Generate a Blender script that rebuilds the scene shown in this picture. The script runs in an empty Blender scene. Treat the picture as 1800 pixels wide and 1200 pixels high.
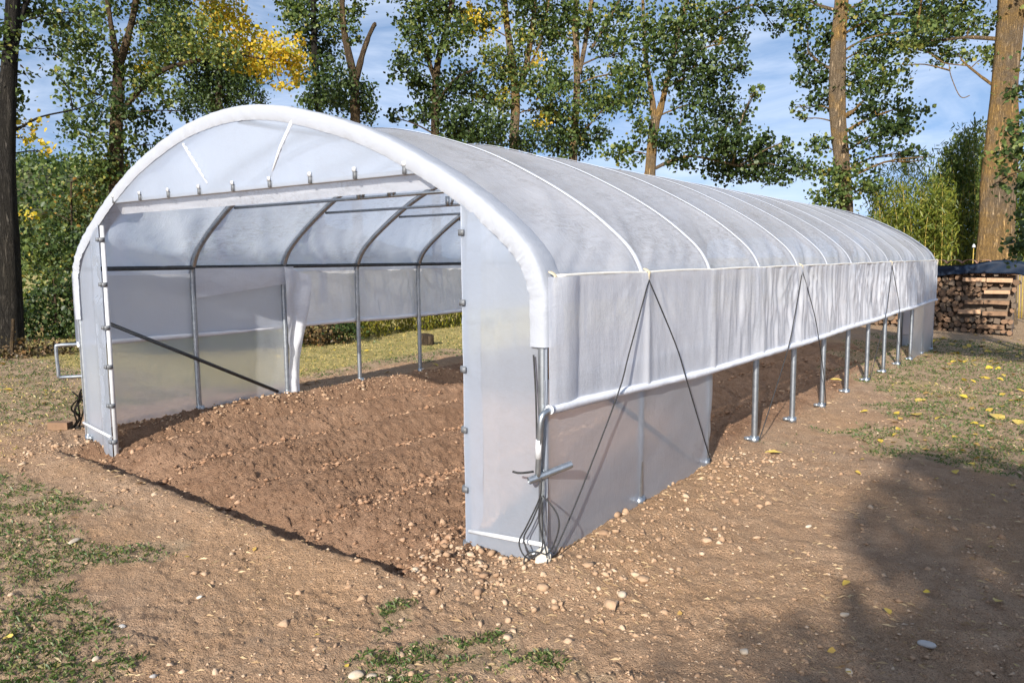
import bpy, math, random
import numpy as np
from mathutils import Vector

random.seed(7)
RNG = np.random.default_rng(11)
SC = bpy.context.scene
COL = SC.collection
R = math.radians

# ------------------------------------------------------------------ camera
# rows: world X, Y, Z axes seen in camera space (x right, y down, z forward)
CAMR = np.array([[0.80655814, 0.05555405, -0.58853862],
                 [0.59109078, -0.09043689, 0.80151910],
                 [-0.00869797, -0.99435151, -0.10578010]])
CAM_H = 1.62
FPX = 1356.0
cam = bpy.data.cameras.new('camera'); cam_o = bpy.data.objects.new('camera', cam); COL.objects.link(cam_o)
cam.sensor_fit = 'HORIZONTAL'; cam.sensor_width = 36.0; cam.lens = 36.0 * FPX / 1800.0
cam.clip_start = 0.05; cam.clip_end = 5000
from mathutils import Matrix
_m = Matrix.Identity(4)
for i in range(3):
    _m[i][0] = CAMR[i][0]; _m[i][1] = -CAMR[i][1]; _m[i][2] = -CAMR[i][2]
_m[2][3] = CAM_H
cam_o.matrix_world = _m
SC.camera = cam_o

# ------------------------------------------------------------------ sky and sun
SUN_EL = 25.0
SUN_DIR = Vector((-0.275 * math.cos(R(SUN_EL)), 0.961 * math.cos(R(SUN_EL)), -math.sin(R(SUN_EL))))
world = bpy.data.worlds.new('World'); SC.world = world; world.use_nodes = True
nt = world.node_tree; nt.nodes.clear()
N = nt.nodes.new; L = nt.links.new
w_out = N('ShaderNodeOutputWorld'); w_bg = N('ShaderNodeBackground'); w_sky = N('ShaderNodeTexSky')
w_sky.sky_type = 'NISHITA'; w_sky.sun_disc = False
w_sky.sun_elevation = R(SUN_EL); w_sky.sun_rotation = math.atan2(0.275, -0.961)
w_sky.air_density = 1.0; w_sky.dust_density = 0.6; w_sky.ozone_density = 1.5; w_sky.altitude = 200
w_bg.inputs['Strength'].default_value = 0.126
# thin streaky clouds, laid over the whole dome
w_tc = N('ShaderNodeTexCoord'); w_map = N('ShaderNodeMapping'); w_map.inputs['Scale'].default_value = (2.2, 2.2, 9.0)
w_map.inputs['Rotation'].default_value = (R(8), R(-6), R(20))
w_no = N('ShaderNodeTexNoise'); w_no.inputs['Scale'].default_value = 2.2; w_no.inputs['Detail'].default_value = 7; w_no.inputs['Roughness'].default_value = 0.62
w_no.inputs['Distortion'].default_value = 0.5
w_rmp = N('ShaderNodeMapRange'); w_rmp.inputs['From Min'].default_value = 0.40; w_rmp.inputs['From Max'].default_value = 0.72
w_rmp.inputs['To Min'].default_value = 0.04; w_rmp.inputs['To Max'].default_value = 0.60
w_mix = N('ShaderNodeMix'); w_mix.data_type = 'RGBA'
w_mix.inputs['B'].default_value = (4.9, 5.4, 6.3, 1)
L(w_tc.outputs['Generated'], w_map.inputs['Vector']); L(w_map.outputs[0], w_no.inputs['Vector'])
L(w_no.outputs['Fac'], w_rmp.inputs['Value']); L(w_rmp.outputs[0], w_mix.inputs['Factor'])
# the dome is read a little above each view direction, so the clear blue reaches down to the tree line
w_sep = N('ShaderNodeSeparateXYZ'); w_cmb = N('ShaderNodeCombineXYZ'); w_z = N('ShaderNodeMath'); w_z.operation = 'MAXIMUM'; w_z.inputs[1].default_value = 0.0
w_z2 = N('ShaderNodeMath'); w_z2.operation = 'ADD'; w_z2.inputs[1].default_value = 0.30
L(w_tc.outputs['Generated'], w_sep.inputs[0]); L(w_sep.outputs['X'], w_cmb.inputs['X']); L(w_sep.outputs['Y'], w_cmb.inputs['Y'])
L(w_sep.outputs['Z'], w_z.inputs[0]); L(w_z.outputs[0], w_z2.inputs[0]); L(w_z2.outputs[0], w_cmb.inputs['Z'])
w_nrm = N('ShaderNodeVectorMath'); w_nrm.operation = 'NORMALIZE'; L(w_cmb.outputs[0], w_nrm.inputs[0]); L(w_nrm.outputs[0], w_sky.inputs['Vector'])
L(w_sky.outputs[0], w_mix.inputs['A']); L(w_mix.outputs['Result'], w_bg.inputs['Color']); L(w_bg.outputs[0], w_out.inputs['Surface'])

sun = bpy.data.lights.new('sun', 'SUN'); sun_o = bpy.data.objects.new('sun', sun); COL.objects.link(sun_o)
sun.energy = 4.8; sun.angle = R(0.5); sun.color = (1.0, 0.94, 0.85)
sun_o.rotation_euler = SUN_DIR.to_track_quat('-Z', 'Y').to_euler()

SC.view_settings.view_transform = 'Standard'; SC.view_settings.look = 'None'
SC.view_settings.exposure = 0.75; SC.view_settings.gamma = 1.0; SC.view_settings.use_curve_mapping = False
SC.render.engine = 'CYCLES'
SC.cycles.max_bounces = 8; SC.cycles.transparent_max_bounces = 24
SC.cycles.diffuse_bounces = 4; SC.cycles.glossy_bounces = 2; SC.cycles.transmission_bounces = 6
SC.cycles.caustics_reflective = False; SC.cycles.caustics_refractive = False
SC.cycles.sample_clamp_indirect = 6.0
SC.cycles.use_denoising = True

# ------------------------------------------------------------------ helpers
def P(px, py, d):
    """world point seen at photo position (px, py) at horizontal distance d"""
    v = CAMR @ np.array([px - 900.0, py - 600.0, FPX])
    v = v / math.hypot(v[0], v[1])
    return Vector((v[0] * d, v[1] * d, CAM_H + v[2] * d))

def _hash(ix, iy, s):
    h = (ix.astype(np.int64) * 374761393 + iy.astype(np.int64) * 668265263 + s * 974634777) & 0xffffffff
    h = ((h ^ (h >> 13)) * 1274126177) & 0xffffffff
    h = h ^ (h >> 16)
    return (h & 0xffff) / 65535.0

def vnoise(x, y, s=0):
    x = np.asarray(x, float); y = np.asarray(y, float)
    ix = np.floor(x); iy = np.floor(y); fx = x - ix; fy = y - iy
    fx = fx * fx * (3 - 2 * fx); fy = fy * fy * (3 - 2 * fy)
    ix = ix.astype(np.int64); iy = iy.astype(np.int64)
    a = _hash(ix, iy, s); b = _hash(ix + 1, iy, s); c = _hash(ix, iy + 1, s); d = _hash(ix + 1, iy + 1, s)
    return (a * (1 - fx) + b * fx) * (1 - fy) + (c * (1 - fx) + d * fx) * fy - 0.5

def fbm(x, y, oct=4, s=0, gain=0.5):
    t = 0.0; a = 1.0; f = 1.0
    for i in range(oct):
        t = t + a * vnoise(x * f + 13.7 * i, y * f - 7.3 * i, s + i); a *= gain; f *= 2.03
    return t

def sstep(a, b, x):
    t = np.clip((np.asarray(x, float) - a) / (b - a), 0, 1); return t * t * (3 - 2 * t)

def props(o, label=None, cat=None, group=None, kind=None):
    if label: o['label'] = label
    if cat: o['category'] = cat
    if group: o['group'] = group
    if kind: o['kind'] = kind
    return o

def link(name, me, mat=None, parent=None):
    o = bpy.data.objects.new(name, me); COL.objects.link(o)
    if mat is not None and not me.materials: me.materials.append(mat)
    if parent is not None: o.parent = parent; o.matrix_parent_inverse = parent.matrix_world.inverted() if False else Matrix.Translation(parent.location).inverted() if parent.parent is None else Matrix.Identity(4)
    return o

def empty(name, loc=(0, 0, 0)):
    o = bpy.data.objects.new(name, None); COL.objects.link(o); o.location = loc; o.empty_display_size = 0.2
    return o

def np_mesh(name, v, f, smooth=True):
    """v (n,3) array, f (m,k) array with equal-sized faces"""
    v = np.asarray(v, np.float32); f = np.asarray(f, np.int32)
    me = bpy.data.meshes.new(name); k = f.shape[1]
    me.vertices.add(len(v)); me.vertices.foreach_set('co', v.ravel())
    me.loops.add(f.size); me.loops.foreach_set('vertex_index', f.ravel())
    me.polygons.add(len(f)); me.polygons.foreach_set('loop_start', np.arange(0, f.size, k, dtype=np.int32))
    me.polygons.foreach_set('loop_total', np.full(len(f), k, np.int32))
    if smooth: me.polygons.foreach_set('use_smooth', np.ones(len(f), bool))
    me.update(calc_edges=True); me.validate()
    return me

def grid_faces(nu, nv, off=0):
    i, j = np.meshgrid(np.arange(nu - 1), np.arange(nv - 1), indexing='ij')
    a = (i * nv + j).ravel() + off
    return np.stack([a, a + nv, a + nv + 1, a + 1], 1)

class MB:
    def __init__(self): self.v = []; self.f = []
    def add(self, v, f):
        n = len(self.v); self.v += [tuple(p) for p in v]; self.f += [tuple(i + n for i in q) for q in f]; return self
    def tube(self, path, r, n=8, caps=True):
        path = [Vector(p) for p in path]; m = len(path)
        rs = r if hasattr(r, '__len__') else [r] * m
        v = []; f = []; up = None
        for i, p in enumerate(path):
            t = (path[min(i + 1, m - 1)] - path[max(i - 1, 0)]).normalized()
            if up is None:
                up = Vector((0, 0, 1)) if abs(t.z) < 0.9 else Vector((1, 0, 0))
            s = t.cross(up).normalized(); up = s.cross(t).normalized()
            for k in range(n):
                a = 2 * math.pi * k / n
                v.append(p + (s * math.cos(a) + up * math.sin(a)) * rs[i])
        for i in range(m - 1):
            for k in range(n):
                a = i * n + k; b = i * n + (k + 1) % n
                f.append((a, b, b + n, a + n))
        if caps:
            f.append(tuple(range(n))[::-1]); f.append(tuple((m - 1) * n + k for k in range(n)))
        return self.add(v, f)
    def box(self, c, s, rz=0.0, bev=0.0, rot=None):
        c = Vector(c); hx, hy, hz = s[0] / 2, s[1] / 2, s[2] / 2
        M = rot if rot is not None else Matrix.Rotation(rz, 3, 'Z')
        v = [c + M @ Vector((x * hx, y * hy, z * hz)) for x in (-1, 1) for y in (-1, 1) for z in (-1, 1)]
        f = [(0, 1, 3, 2), (4, 6, 7, 5), (0, 4, 5, 1), (2, 3, 7, 6), (0, 2, 6, 4), (1, 5, 7, 3)]
        return self.add(v, f)
    def build(self, name, mat, parent=None, smooth=True):
        me = bpy.data.meshes.new(name); me.from_pydata(self.v, [], self.f)
        if smooth:
            me.polygons.foreach_set('use_smooth', [len(p) == 4 for p in self.f])
        me.update()
        return link(name, me, mat, parent)

def catmull(pts, n):
    pts = [Vector(p) for p in pts]; out = []
    for i in range(len(pts) - 1):
        p0 = pts[max(i - 1, 0)]; p1 = pts[i]; p2 = pts[i + 1]; p3 = pts[min(i + 2, len(pts) - 1)]
        for k in range(n):
            t = k / n
            out.append(0.5 * ((2 * p1) + (p2 - p0) * t + (2 * p0 - 5 * p1 + 4 * p2 - p3) * t * t + (3 * p1 - p0 - 3 * p2 + p3) * t ** 3))
    out.append(pts[-1]); return out

# ------------------------------------------------------------------ materials
class NT:
    def __init__(self, name):
        self.m = bpy.data.materials.new(name); self.m.use_nodes = True; self.t = self.m.node_tree; self.t.nodes.clear()
        self.out = self.n('ShaderNodeOutputMaterial')
    def n(self, t, **kw):
        x = self.t.nodes.new(t)
        for k, v in kw.items(): setattr(x, k, v)
        return x
    def l(self, a, b): self.t.links.new(a, b)
    def coord(self, out='Object'): return self.n('ShaderNodeTexCoord').outputs[out]
    def noise(self, scale, detail=4, rough=0.55, vec=None, dist=0.0):
        x = self.n('ShaderNodeTexNoise'); x.inputs['Scale'].default_value = scale; x.inputs['Detail'].default_value = detail
        x.inputs['Roughness'].default_value = rough; x.inputs['Distortion'].default_value = dist
        if vec is not None: self.l(vec, x.inputs['Vector'])
        return x.outputs['Fac']
    def ramp(self, fac, stops):
        x = self.n('ShaderNodeValToRGB'); e = x.color_ramp.elements
        while len(e) > 1: e.remove(e[-1])
        e[0].position = stops[0][0]; e[0].color = (*stops[0][1], 1)
        for p, c in stops[1:]:
            q = e.new(p); q.color = (*c, 1)
        self.l(fac, x.inputs['Fac']); return x.outputs['Color']
    def rng(self, v, a, b, c=0.0, d=1.0):
        x = self.n('ShaderNodeMapRange'); x.inputs['From Min'].default_value = a; x.inputs['From Max'].default_value = b
        x.inputs['To Min'].default_value = c; x.inputs['To Max'].default_value = d
        self.l(v, x.inputs['Value']); return x.outputs[0]
    def mixc(self, f, a, b, mode='MIX'):
        x = self.n('ShaderNodeMix'); x.data_type = 'RGBA'; x.blend_type = mode
        for s, v in (('Factor', f), ('A', a), ('B', b)):
            i = [q for q in x.inputs if q.name == s and q.enabled][0]
            if isinstance(v, (int, float)): i.default_value = v
            elif isinstance(v, tuple): i.default_value = (*v, 1)
            else: self.l(v, i)
        return x.outputs['Result'] if x.outputs['Result'].enabled else [o for o in x.outputs if o.enabled][0]
    def math(self, op, a, b=0.0):
        x = self.n('ShaderNodeMath', operation=op)
        for i, v in ((0, a), (1, b)):
            if isinstance(v, (int, float)): x.inputs[i].default_value = v
            else: self.l(v, x.inputs[i])
        return x.outputs[0]
    def attr(self, name):
        return self.n('ShaderNodeAttribute', attribute_name=name).outputs['Fac']
    def bump(self, h, strength=0.4, dist=0.01, normal=None):
        x = self.n('ShaderNodeBump'); x.inputs['Strength'].default_value = strength; x.inputs['Distance'].default_value = dist
        self.l(h, x.inputs['Height'])
        if normal is not None: self.l(normal, x.inputs['Normal'])
        return x.outputs[0]
    def bsdf(self, col, rough=0.7, metal=0.0, normal=None, spec=0.5):
        b = self.n('ShaderNodeBsdfPrincipled')
        for k, v in (('Base Color', col), ('Roughness', rough), ('Metallic', metal), ('Specular IOR Level', spec)):
            if isinstance(v, (int, float)): b.inputs[k].default_value = v
            elif isinstance(v, tuple): b.inputs[k].default_value = (*v, 1)
            else: self.l(v, b.inputs[k])
        if normal is not None: self.l(normal, b.inputs['Normal'])
        return b.outputs[0]
    def mixs(self, f, a, b):
        x = self.n('ShaderNodeMixShader')
        if isinstance(f, (int, float)): x.inputs[0].default_value = f
        else: self.l(f, x.inputs[0])
        self.l(a, x.inputs[1]); self.l(b, x.inputs[2]); return x.outputs[0]
    def end(self, s): self.l(s, self.out.inputs['Surface']); return self.m

def simple(name, c1, c2, scale=8, rough=0.7, metal=0.0, bump=0.2, bscale=None, spec=0.5, bd=0.004):
    t = NT(name); v = t.coord()
    n = t.noise(scale, 5, 0.6, v)
    col = t.mixc(t.rng(n, 0.3, 0.7), c1, c2)
    nb = t.noise(bscale or scale * 4, 4, 0.6, v)
    return t.end(t.bsdf(col, rough, metal, t.bump(nb, bump, bd), spec))

def m_film(name, tint, thru, w_tr, w_refr, w_trans, dirt_shade=0.0, gloss=0.9):
    """milky polythene: diffuse + translucent + a share that lets the view through"""
    t = NT(name); v = t.coord()
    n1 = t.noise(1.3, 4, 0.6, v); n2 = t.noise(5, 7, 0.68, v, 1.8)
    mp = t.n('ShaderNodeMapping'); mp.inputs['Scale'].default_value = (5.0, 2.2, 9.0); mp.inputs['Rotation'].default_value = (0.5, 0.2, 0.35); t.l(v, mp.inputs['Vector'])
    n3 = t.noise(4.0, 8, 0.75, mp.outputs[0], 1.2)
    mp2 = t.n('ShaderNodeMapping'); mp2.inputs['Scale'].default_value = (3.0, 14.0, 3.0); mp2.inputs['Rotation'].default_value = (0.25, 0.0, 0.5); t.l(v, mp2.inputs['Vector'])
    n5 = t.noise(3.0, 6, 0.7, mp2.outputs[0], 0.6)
    mottle = t.math('MULTIPLY', t.rng(n1, 0.40, 0.60), t.rng(n3, 0.44, 0.62))  # grey mottling: film dirt, plus dappled leaf shade put into the roof's colour
    col = t.mixc(t.math('MULTIPLY', mottle, dirt_shade), tint, (0.38, 0.36, 0.34))
    col2 = t.mixc(t.math('MULTIPLY', mottle, dirt_shade), thru, (0.40, 0.39, 0.38))
    crease = t.math('ABSOLUTE', t.math('SUBTRACT', n2, 0.5))
    wr = t.bump(t.math('ADD', t.math('MULTIPLY', crease, 1.4), t.math('MULTIPLY', n5, 0.6)), 0.30, 0.012)
    d = t.n('ShaderNodeBsdfDiffuse'); t.l(col, d.inputs['Color']); t.l(wr, d.inputs['Normal'])
    tr = t.n('ShaderNodeBsdfTranslucent'); t.l(col2, tr.inputs['Color']); t.l(wr, tr.inputs['Normal'])
    rf = t.n('ShaderNodeBsdfRefraction'); rf.inputs['IOR'].default_value = 1.14; rf.inputs['Roughness'].default_value = 0.38
    rf.inputs['Color'].default_value = (0.94, 0.95, 0.98, 1)
    tp = t.n('ShaderNodeBsdfTransparent')
    gl = t.n('ShaderNodeBsdfGlossy'); gl.inputs['Roughness'].default_value = 0.16; t.l(wr, gl.inputs['Normal'])
    s = t.mixs(w_trans, d.outputs[0], tr.outputs[0])
    if w_refr: s = t.mixs(w_refr, s, rf.outputs[0])
    s = t.mixs(w_tr, s, tp.outputs[0])
    lw = t.n('ShaderNodeLayerWeight'); lw.inputs['Blend'].default_value = 0.5; t.l(wr, lw.inputs['Normal'])
    fac = t.math('ADD', t.math('MULTIPLY', t.math('POWER', lw.outputs['Facing'], 4.0), 0.45), 0.035)
    s = t.mixs(t.math('MULTIPLY', fac, gloss), s, gl.outputs[0])
    return t.end(s)

M = {}
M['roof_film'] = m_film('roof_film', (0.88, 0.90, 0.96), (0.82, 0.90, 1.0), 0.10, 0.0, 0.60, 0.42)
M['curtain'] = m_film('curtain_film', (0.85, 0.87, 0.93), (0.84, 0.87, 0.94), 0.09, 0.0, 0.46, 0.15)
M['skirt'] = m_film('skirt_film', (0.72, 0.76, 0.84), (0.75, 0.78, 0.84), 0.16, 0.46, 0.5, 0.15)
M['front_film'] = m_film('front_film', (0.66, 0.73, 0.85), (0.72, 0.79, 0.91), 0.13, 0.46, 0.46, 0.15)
M['band'] = m_film('band_film', (0.455, 0.48, 0.535), (0.5, 0.53, 0.6), 0.0, 0.0, 0.22, 0.0, 0.6)
M['rolled'] = m_film('rolled_film', (0.80, 0.82, 0.87), (0.8, 0.83, 0.9), 0.0, 0.0, 0.12, 0.0, 0.5)
M['white'] = simple('white_plastic', (0.60, 0.61, 0.63), (0.50, 0.51, 0.53), 20, 0.45)
M['cream'] = simple('cream_batten', (0.78, 0.75, 0.68), (0.66, 0.62, 0.55), 12, 0.6)
M['galv'] = simple('galvanised_steel', (0.46, 0.49, 0.52), (0.30, 0.33, 0.36), 26, 0.38, 0.9, 0.1)
M['steel'] = simple('dull_steel', (0.07, 0.075, 0.08), (0.04, 0.042, 0.045), 22, 0.55, 0.5, 0.1)  # dark tone includes the shade on the eave rails
M['clip'] = simple('grey_clip', (0.17, 0.18, 0.20), (0.10, 0.105, 0.11), 30, 0.5)
M['cord'] = simple('black_cord', (0.03, 0.03, 0.032), (0.015, 0.015, 0.016), 60, 0.7)
M['rope'] = simple('pale_rope', (0.62, 0.55, 0.40), (0.45, 0.38, 0.26), 90, 0.8)
M['concrete'] = simple('pale_concrete', (0.66, 0.62, 0.54), (0.45, 0.40, 0.33), 30, 0.9, 0, 0.5)
M['stone'] = simple('pale_stone', (0.56, 0.47, 0.36), (0.40, 0.31, 0.22), 14, 0.9, 0, 0.5)
M['grey_stone'] = simple('grey_stone', (0.42, 0.40, 0.38), (0.29, 0.27, 0.25), 14, 0.9, 0, 0.5)
M['tarp'] = simple('blue_tarpaulin', (0.005, 0.011, 0.026), (0.010, 0.021, 0.042), 9, 0.55, 0, 0.8, 22, 0.2)
M['tile'] = simple('clay_tile', (0.36, 0.20, 0.13), (0.26, 0.15, 0.10), 12, 0.85)
M['plank'] = simple('cut_wood', (0.50, 0.32, 0.19), (0.36, 0.21, 0.12), 16, 0.8)

def m_leaf(name, stops, tr=0.35):
    t = NT(name)
    g = t.n('ShaderNodeNewGeometry')
    col = t.ramp(g.outputs['Random Per Island'], stops)
    d = t.bsdf(col, 0.45, 0, None, 0.35)
    ts = t.n('ShaderNodeBsdfTranslucent')
    t.l(t.mixc(1.0, col, (1.1, 1.15, 0.55), 'MULTIPLY'), ts.inputs['Color'])
    return t.end(t.mixs(tr, d, ts.outputs[0]))

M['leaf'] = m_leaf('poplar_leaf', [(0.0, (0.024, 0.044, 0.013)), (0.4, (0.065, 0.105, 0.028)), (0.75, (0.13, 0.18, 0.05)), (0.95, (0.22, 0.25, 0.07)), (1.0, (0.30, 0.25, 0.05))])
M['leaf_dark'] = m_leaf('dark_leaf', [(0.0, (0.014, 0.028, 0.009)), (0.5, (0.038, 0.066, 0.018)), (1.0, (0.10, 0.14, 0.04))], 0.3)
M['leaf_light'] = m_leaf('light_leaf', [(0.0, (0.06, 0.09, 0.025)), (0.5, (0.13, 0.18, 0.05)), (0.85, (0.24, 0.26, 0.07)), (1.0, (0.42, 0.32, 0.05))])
M['leaf_yellow'] = m_leaf('yellow_leaf', [(0.0, (0.20, 0.22, 0.03)), (0.3, (0.50, 0.42, 0.04)), (0.7, (0.72, 0.52, 0.05)), (1.0, (0.72, 0.44, 0.08))], 0.45)
M['leaf_autumn'] = m_leaf('autumn_leaf', [(0.0, (0.04, 0.06, 0.018)), (0.6, (0.095, 0.125, 0.03)), (0.88, (0.20, 0.17, 0.035)), (1.0, (0.34, 0.17, 0.04))])
M['leaf_brown'] = m_leaf('brown_leaf', [(0.0, (0.05, 0.04, 0.02)), (0.5, (0.11, 0.075, 0.035)), (0.9, (0.20, 0.11, 0.045)), (1.0, (0.06, 0.09, 0.02))], 0.2)
M['bamboo_light'] = m_leaf('bamboo_light', [(0.0, (0.07, 0.10, 0.015)), (0.6, (0.15, 0.18, 0.025)), (1.0, (0.26, 0.25, 0.04))])
M['bamboo_dark'] = m_leaf('bamboo_dark', [(0.0, (0.04, 0.07, 0.017)), (0.5, (0.09, 0.135, 0.03)), (1.0, (0.20, 0.23, 0.05))])
M['willow'] = m_leaf('willow_leaf', [(0.0, (0.09, 0.10, 0.012)), (0.6, (0.20, 0.20, 0.02)), (1.0, (0.36, 0.29, 0.03))])
M['litter'] = m_leaf('fallen_leaf', [(0.0, (0.34, 0.20, 0.07)), (0.5, (0.48, 0.33, 0.06)), (1.0, (0.62, 0.45, 0.05))], 0.1)
M['grass'] = m_leaf('grass_blade', [(0.0, (0.055, 0.10, 0.025)), (0.6, (0.10, 0.155, 0.045)), (0.88, (0.18, 0.20, 0.07)), (1.0, (0.38, 0.30, 0.14))], 0.3)
M['grass_dry'] = m_leaf('dry_grass_blade', [(0.0, (0.16, 0.18, 0.045)), (0.3, (0.42, 0.33, 0.10)), (1.0, (0.66, 0.51, 0.20))], 0.3)
M['straw'] = m_leaf('straw_bit', [(0.0, (0.30, 0.20, 0.11)), (1.0, (0.58, 0.45, 0.28))], 0.1)

def m_bark(name, c1, c2, lich, lf):
    t = NT(name); v = t.coord()
    mp = t.n('ShaderNodeMapping'); mp.inputs['Scale'].default_value = (11, 11, 1.5); t.l(v, mp.inputs['Vector'])
    n = t.noise(1.5, 7, 0.68, mp.outputs[0], 0.6)
    ridge = t.rng(t.math('ABSOLUTE', t.math('SUBTRACT', n, 0.5)), 0.0, 0.13)
    n4 = t.noise(14, 5, 0.6, v)
    col = t.mixc(t.rng(n, 0.35, 0.65), c1, c2)
    n2 = t.noise(0.8, 5, 0.7, v)
    col = t.mixc(t.math('MULTIPLY', t.rng(n2, 0.44, 0.58), lf), col, lich)
    col = t.mixc(t.rng(n4, 0.35, 0.7, 0, 0.5), col, c1)
    dark = tuple(q * 0.35 for q in c1)
    col = t.mixc(t.rng(ridge, 0.0, 0.7, 0.65, 0.0), col, dark)
    n3 = t.noise(2.6, 4, 0.6, v)
    col = t.mixc(t.rng(n3, 0.62, 0.74, 0, 0.7), col, dark)
    h = t.math('ADD', ridge, t.math('MULTIPLY', n4, 0.4))
    return t.end(t.bsdf(col, 0.92, 0, t.bump(h, 1.0, 0.06), 0.15))
M['bark'] = m_bark('poplar_bark', (0.22, 0.16, 0.10), (0.48, 0.36, 0.24), (0.58, 0.34, 0.10), 0.8)
M['bark_grey'] = m_bark('grey_bark', (0.03, 0.027, 0.023), (0.075, 0.066, 0.056), (0.09, 0.075, 0.05), 0.25)  # colour taken down to hold the tree shade on the far-left trunk
M['bark_brown'] = m_bark('brown_bark', (0.09, 0.065, 0.045), (0.22, 0.155, 0.095), (0.30, 0.20, 0.085), 0.5)

def m_clod(name, c1, c2, c3):
    t = NT(name); g = t.n('ShaderNodeNewGeometry'); v = t.coord()
    col = t.ramp(g.outputs['Random Per Island'], [(0.0, c1), (0.6, c2), (0.95, c3), (1.0, c3)])
    n = t.noise(45, 4, 0.6, v); col = t.mixc(t.rng(n, 0.3, 0.7, 0, 0.5), col, c1)
    return t.end(t.bsdf(col, 0.95, 0, t.bump(n, 0.5, 0.01), 0.15))
M['clod'] = m_clod('soil_clod', (0.22, 0.125, 0.075), (0.35, 0.21, 0.13), (0.50, 0.34, 0.225))
M['pebble'] = m_clod('ground_pebble', (0.30, 0.19, 0.118), (0.43, 0.29, 0.185), (0.54, 0.41, 0.29))
M['log'] = m_clod('log_end', (0.13, 0.085, 0.055), (0.27, 0.165, 0.10), (0.40, 0.25, 0.14))

# ground: zones come from vertex attributes (what the ground is made of there), grain from noise
def m_ground():
    t = NT('ground'); v = t.coord()
    bed = t.attr('bed'); gr = t.attr('turf'); dry = t.attr('dry')
    n0 = t.noise(0.7, 5, 0.6, v); n1 = t.noise(7, 6, 0.65, v); n2 = t.noise(38, 5, 0.7, v); n3 = t.noise(140, 3, 0.6, v)
    tan = t.mixc(t.rng(n1, 0.32, 0.68), (0.38, 0.245, 0.158), (0.57, 0.395, 0.265))
    tan = t.mixc(t.rng(n0, 0.36, 0.62, 0, 0.75), tan, (0.54, 0.33, 0.185))
    tan = t.mixc(t.rng(n2, 0.55, 0.75, 0, 0.55), tan, (0.66, 0.51, 0.37))
    tan = t.mixc(t.rng(n3, 0.35, 0.5, 0.7, 0), tan, (0.17, 0.105, 0.066))
    soil = t.mixc(t.rng(n0, 0.35, 0.65), t.mixc(t.rng(n1, 0.3, 0.7), (0.23, 0.130, 0.078), (0.38, 0.228, 0.140)), t.mixc(t.rng(n1, 0.3, 0.7), (0.34, 0.200, 0.122), (0.50, 0.315, 0.205)))
    soil = t.mixc(t.rng(n2, 0.58, 0.75, 0, 0.55), soil, (0.38, 0.26, 0.17))
    soil = t.mixc(t.rng(n3, 0.33, 0.5, 0.65, 0), soil, (0.09, 0.05, 0.03))
    turf = t.mixc(t.rng(n1, 0.35, 0.65), (0.32, 0.222, 0.135), (0.54, 0.385, 0.25))
    dryc = t.mixc(t.rng(n1, 0.35, 0.65), (0.32, 0.26, 0.10), (0.56, 0.45, 0.18))
    col = t.mixc(bed, tan, soil)
    gm = t.rng(t.math('ADD', gr, t.math('MULTIPLY', t.math('SUBTRACT', n2, 0.5), 0.6)), 0.35, 0.65)
    col = t.mixc(gm, col, turf)
    dm = t.rng(t.math('ADD', dry, t.math('MULTIPLY', t.math('SUBTRACT', n2, 0.5), 0.5)), 0.3, 0.7)
    col = t.mixc(dm, col, dryc)
    h = t.math('ADD', n2, t.math('MULTIPLY', n3, 0.5))
    return t.end(t.bsdf(col, 0.96, 0, t.bump(h, 1.0, 0.042), 0.12))
M['ground'] = m_ground()

# ------------------------------------------------------------------ ground
XL, XR, XC = -7.235, -2.185, -4.72
Y0, BAY, NB = 3.284, 1.10, 12
Y1 = Y0 + BAY * NB

def bed_mask(x, y):
    lip = 2.90 + (x + 6.88) * (-0.040) + 0.05 * vnoise(x * 2.5, y * 0 + 3, 5)
    e = 0.05 * fbm(x * 3, y * 3, 3, 31)
    m = sstep(0, 0.05, y - lip) * sstep(-7.15, -6.95, x + e) * (1 - sstep(-2.62, -2.42, x + e)) * (1 - sstep(16.2, 16.6, y))
    m2 = sstep(-7.3, -7.1, x + e) * (1 - sstep(-2.42, -2.2, x + e)) * sstep(3.3, 3.5, y) * (1 - sstep(16.2, 16.6, y))
    return np.maximum(m, m2)

def turf_mask(x, y):
    n = fbm(x * 0.9, y * 0.9, 4, 41); n2 = fbm(x * 3.2, y * 3.2, 3, 45)
    # foreground left
    a = sstep(0.0, 1.0, (2.35 - y) * 0.75 + (-3.3 - x) * 0.28 + n * 1.1 + n2 * 0.7 - 0.05)
    a = a * (1 - sstep(2.3, 2.75, y + 0.25 * n))
    a2 = sstep(0.1, 0.9, 1.2 - np.hypot(x + 2.1, (y - 2.15) * 1.6) * 1.5 + n2 * 1.2)
    # right lawn
    b = sstep(-0.2, 0.5, (x + 1.75) * 0.9 + (y - 7.4) * 0.18 + n * 1.0 + n2 * 0.5) * sstep(6.4, 7.1, y + n) * 0.9
    # left lawns
    c = sstep(0.1, 0.9, (-7.75 - x) * 1.2 + n * 0.8 + n2 * 0.5)
    far = sstep(18, 26, np.hypot(x, y))
    return np.clip(np.maximum.reduce([a, a2 * 0.8, b, c, far]), 0, 1)

def dry_mask(x, y):
    n = fbm(x * 0.8, y * 0.8, 4, 51)
    c = sstep(-8.3, -9.0, x + 0.5 * n) * sstep(4.8, 6.4, y + n) * 0.95
    d = sstep(0.0, 0.5, (-7.7 - x) * 0.3 + n * 1.3) * (1 - sstep(4, 6, y)) * 0.35 * (x < -7.2)
    e = sstep(0.18, 0.45, n) * 0.4 * (x > -1.9) * (y > 6.5)
    return np.clip(np.maximum.reduce([c, d, e]), 0, 1)

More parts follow.
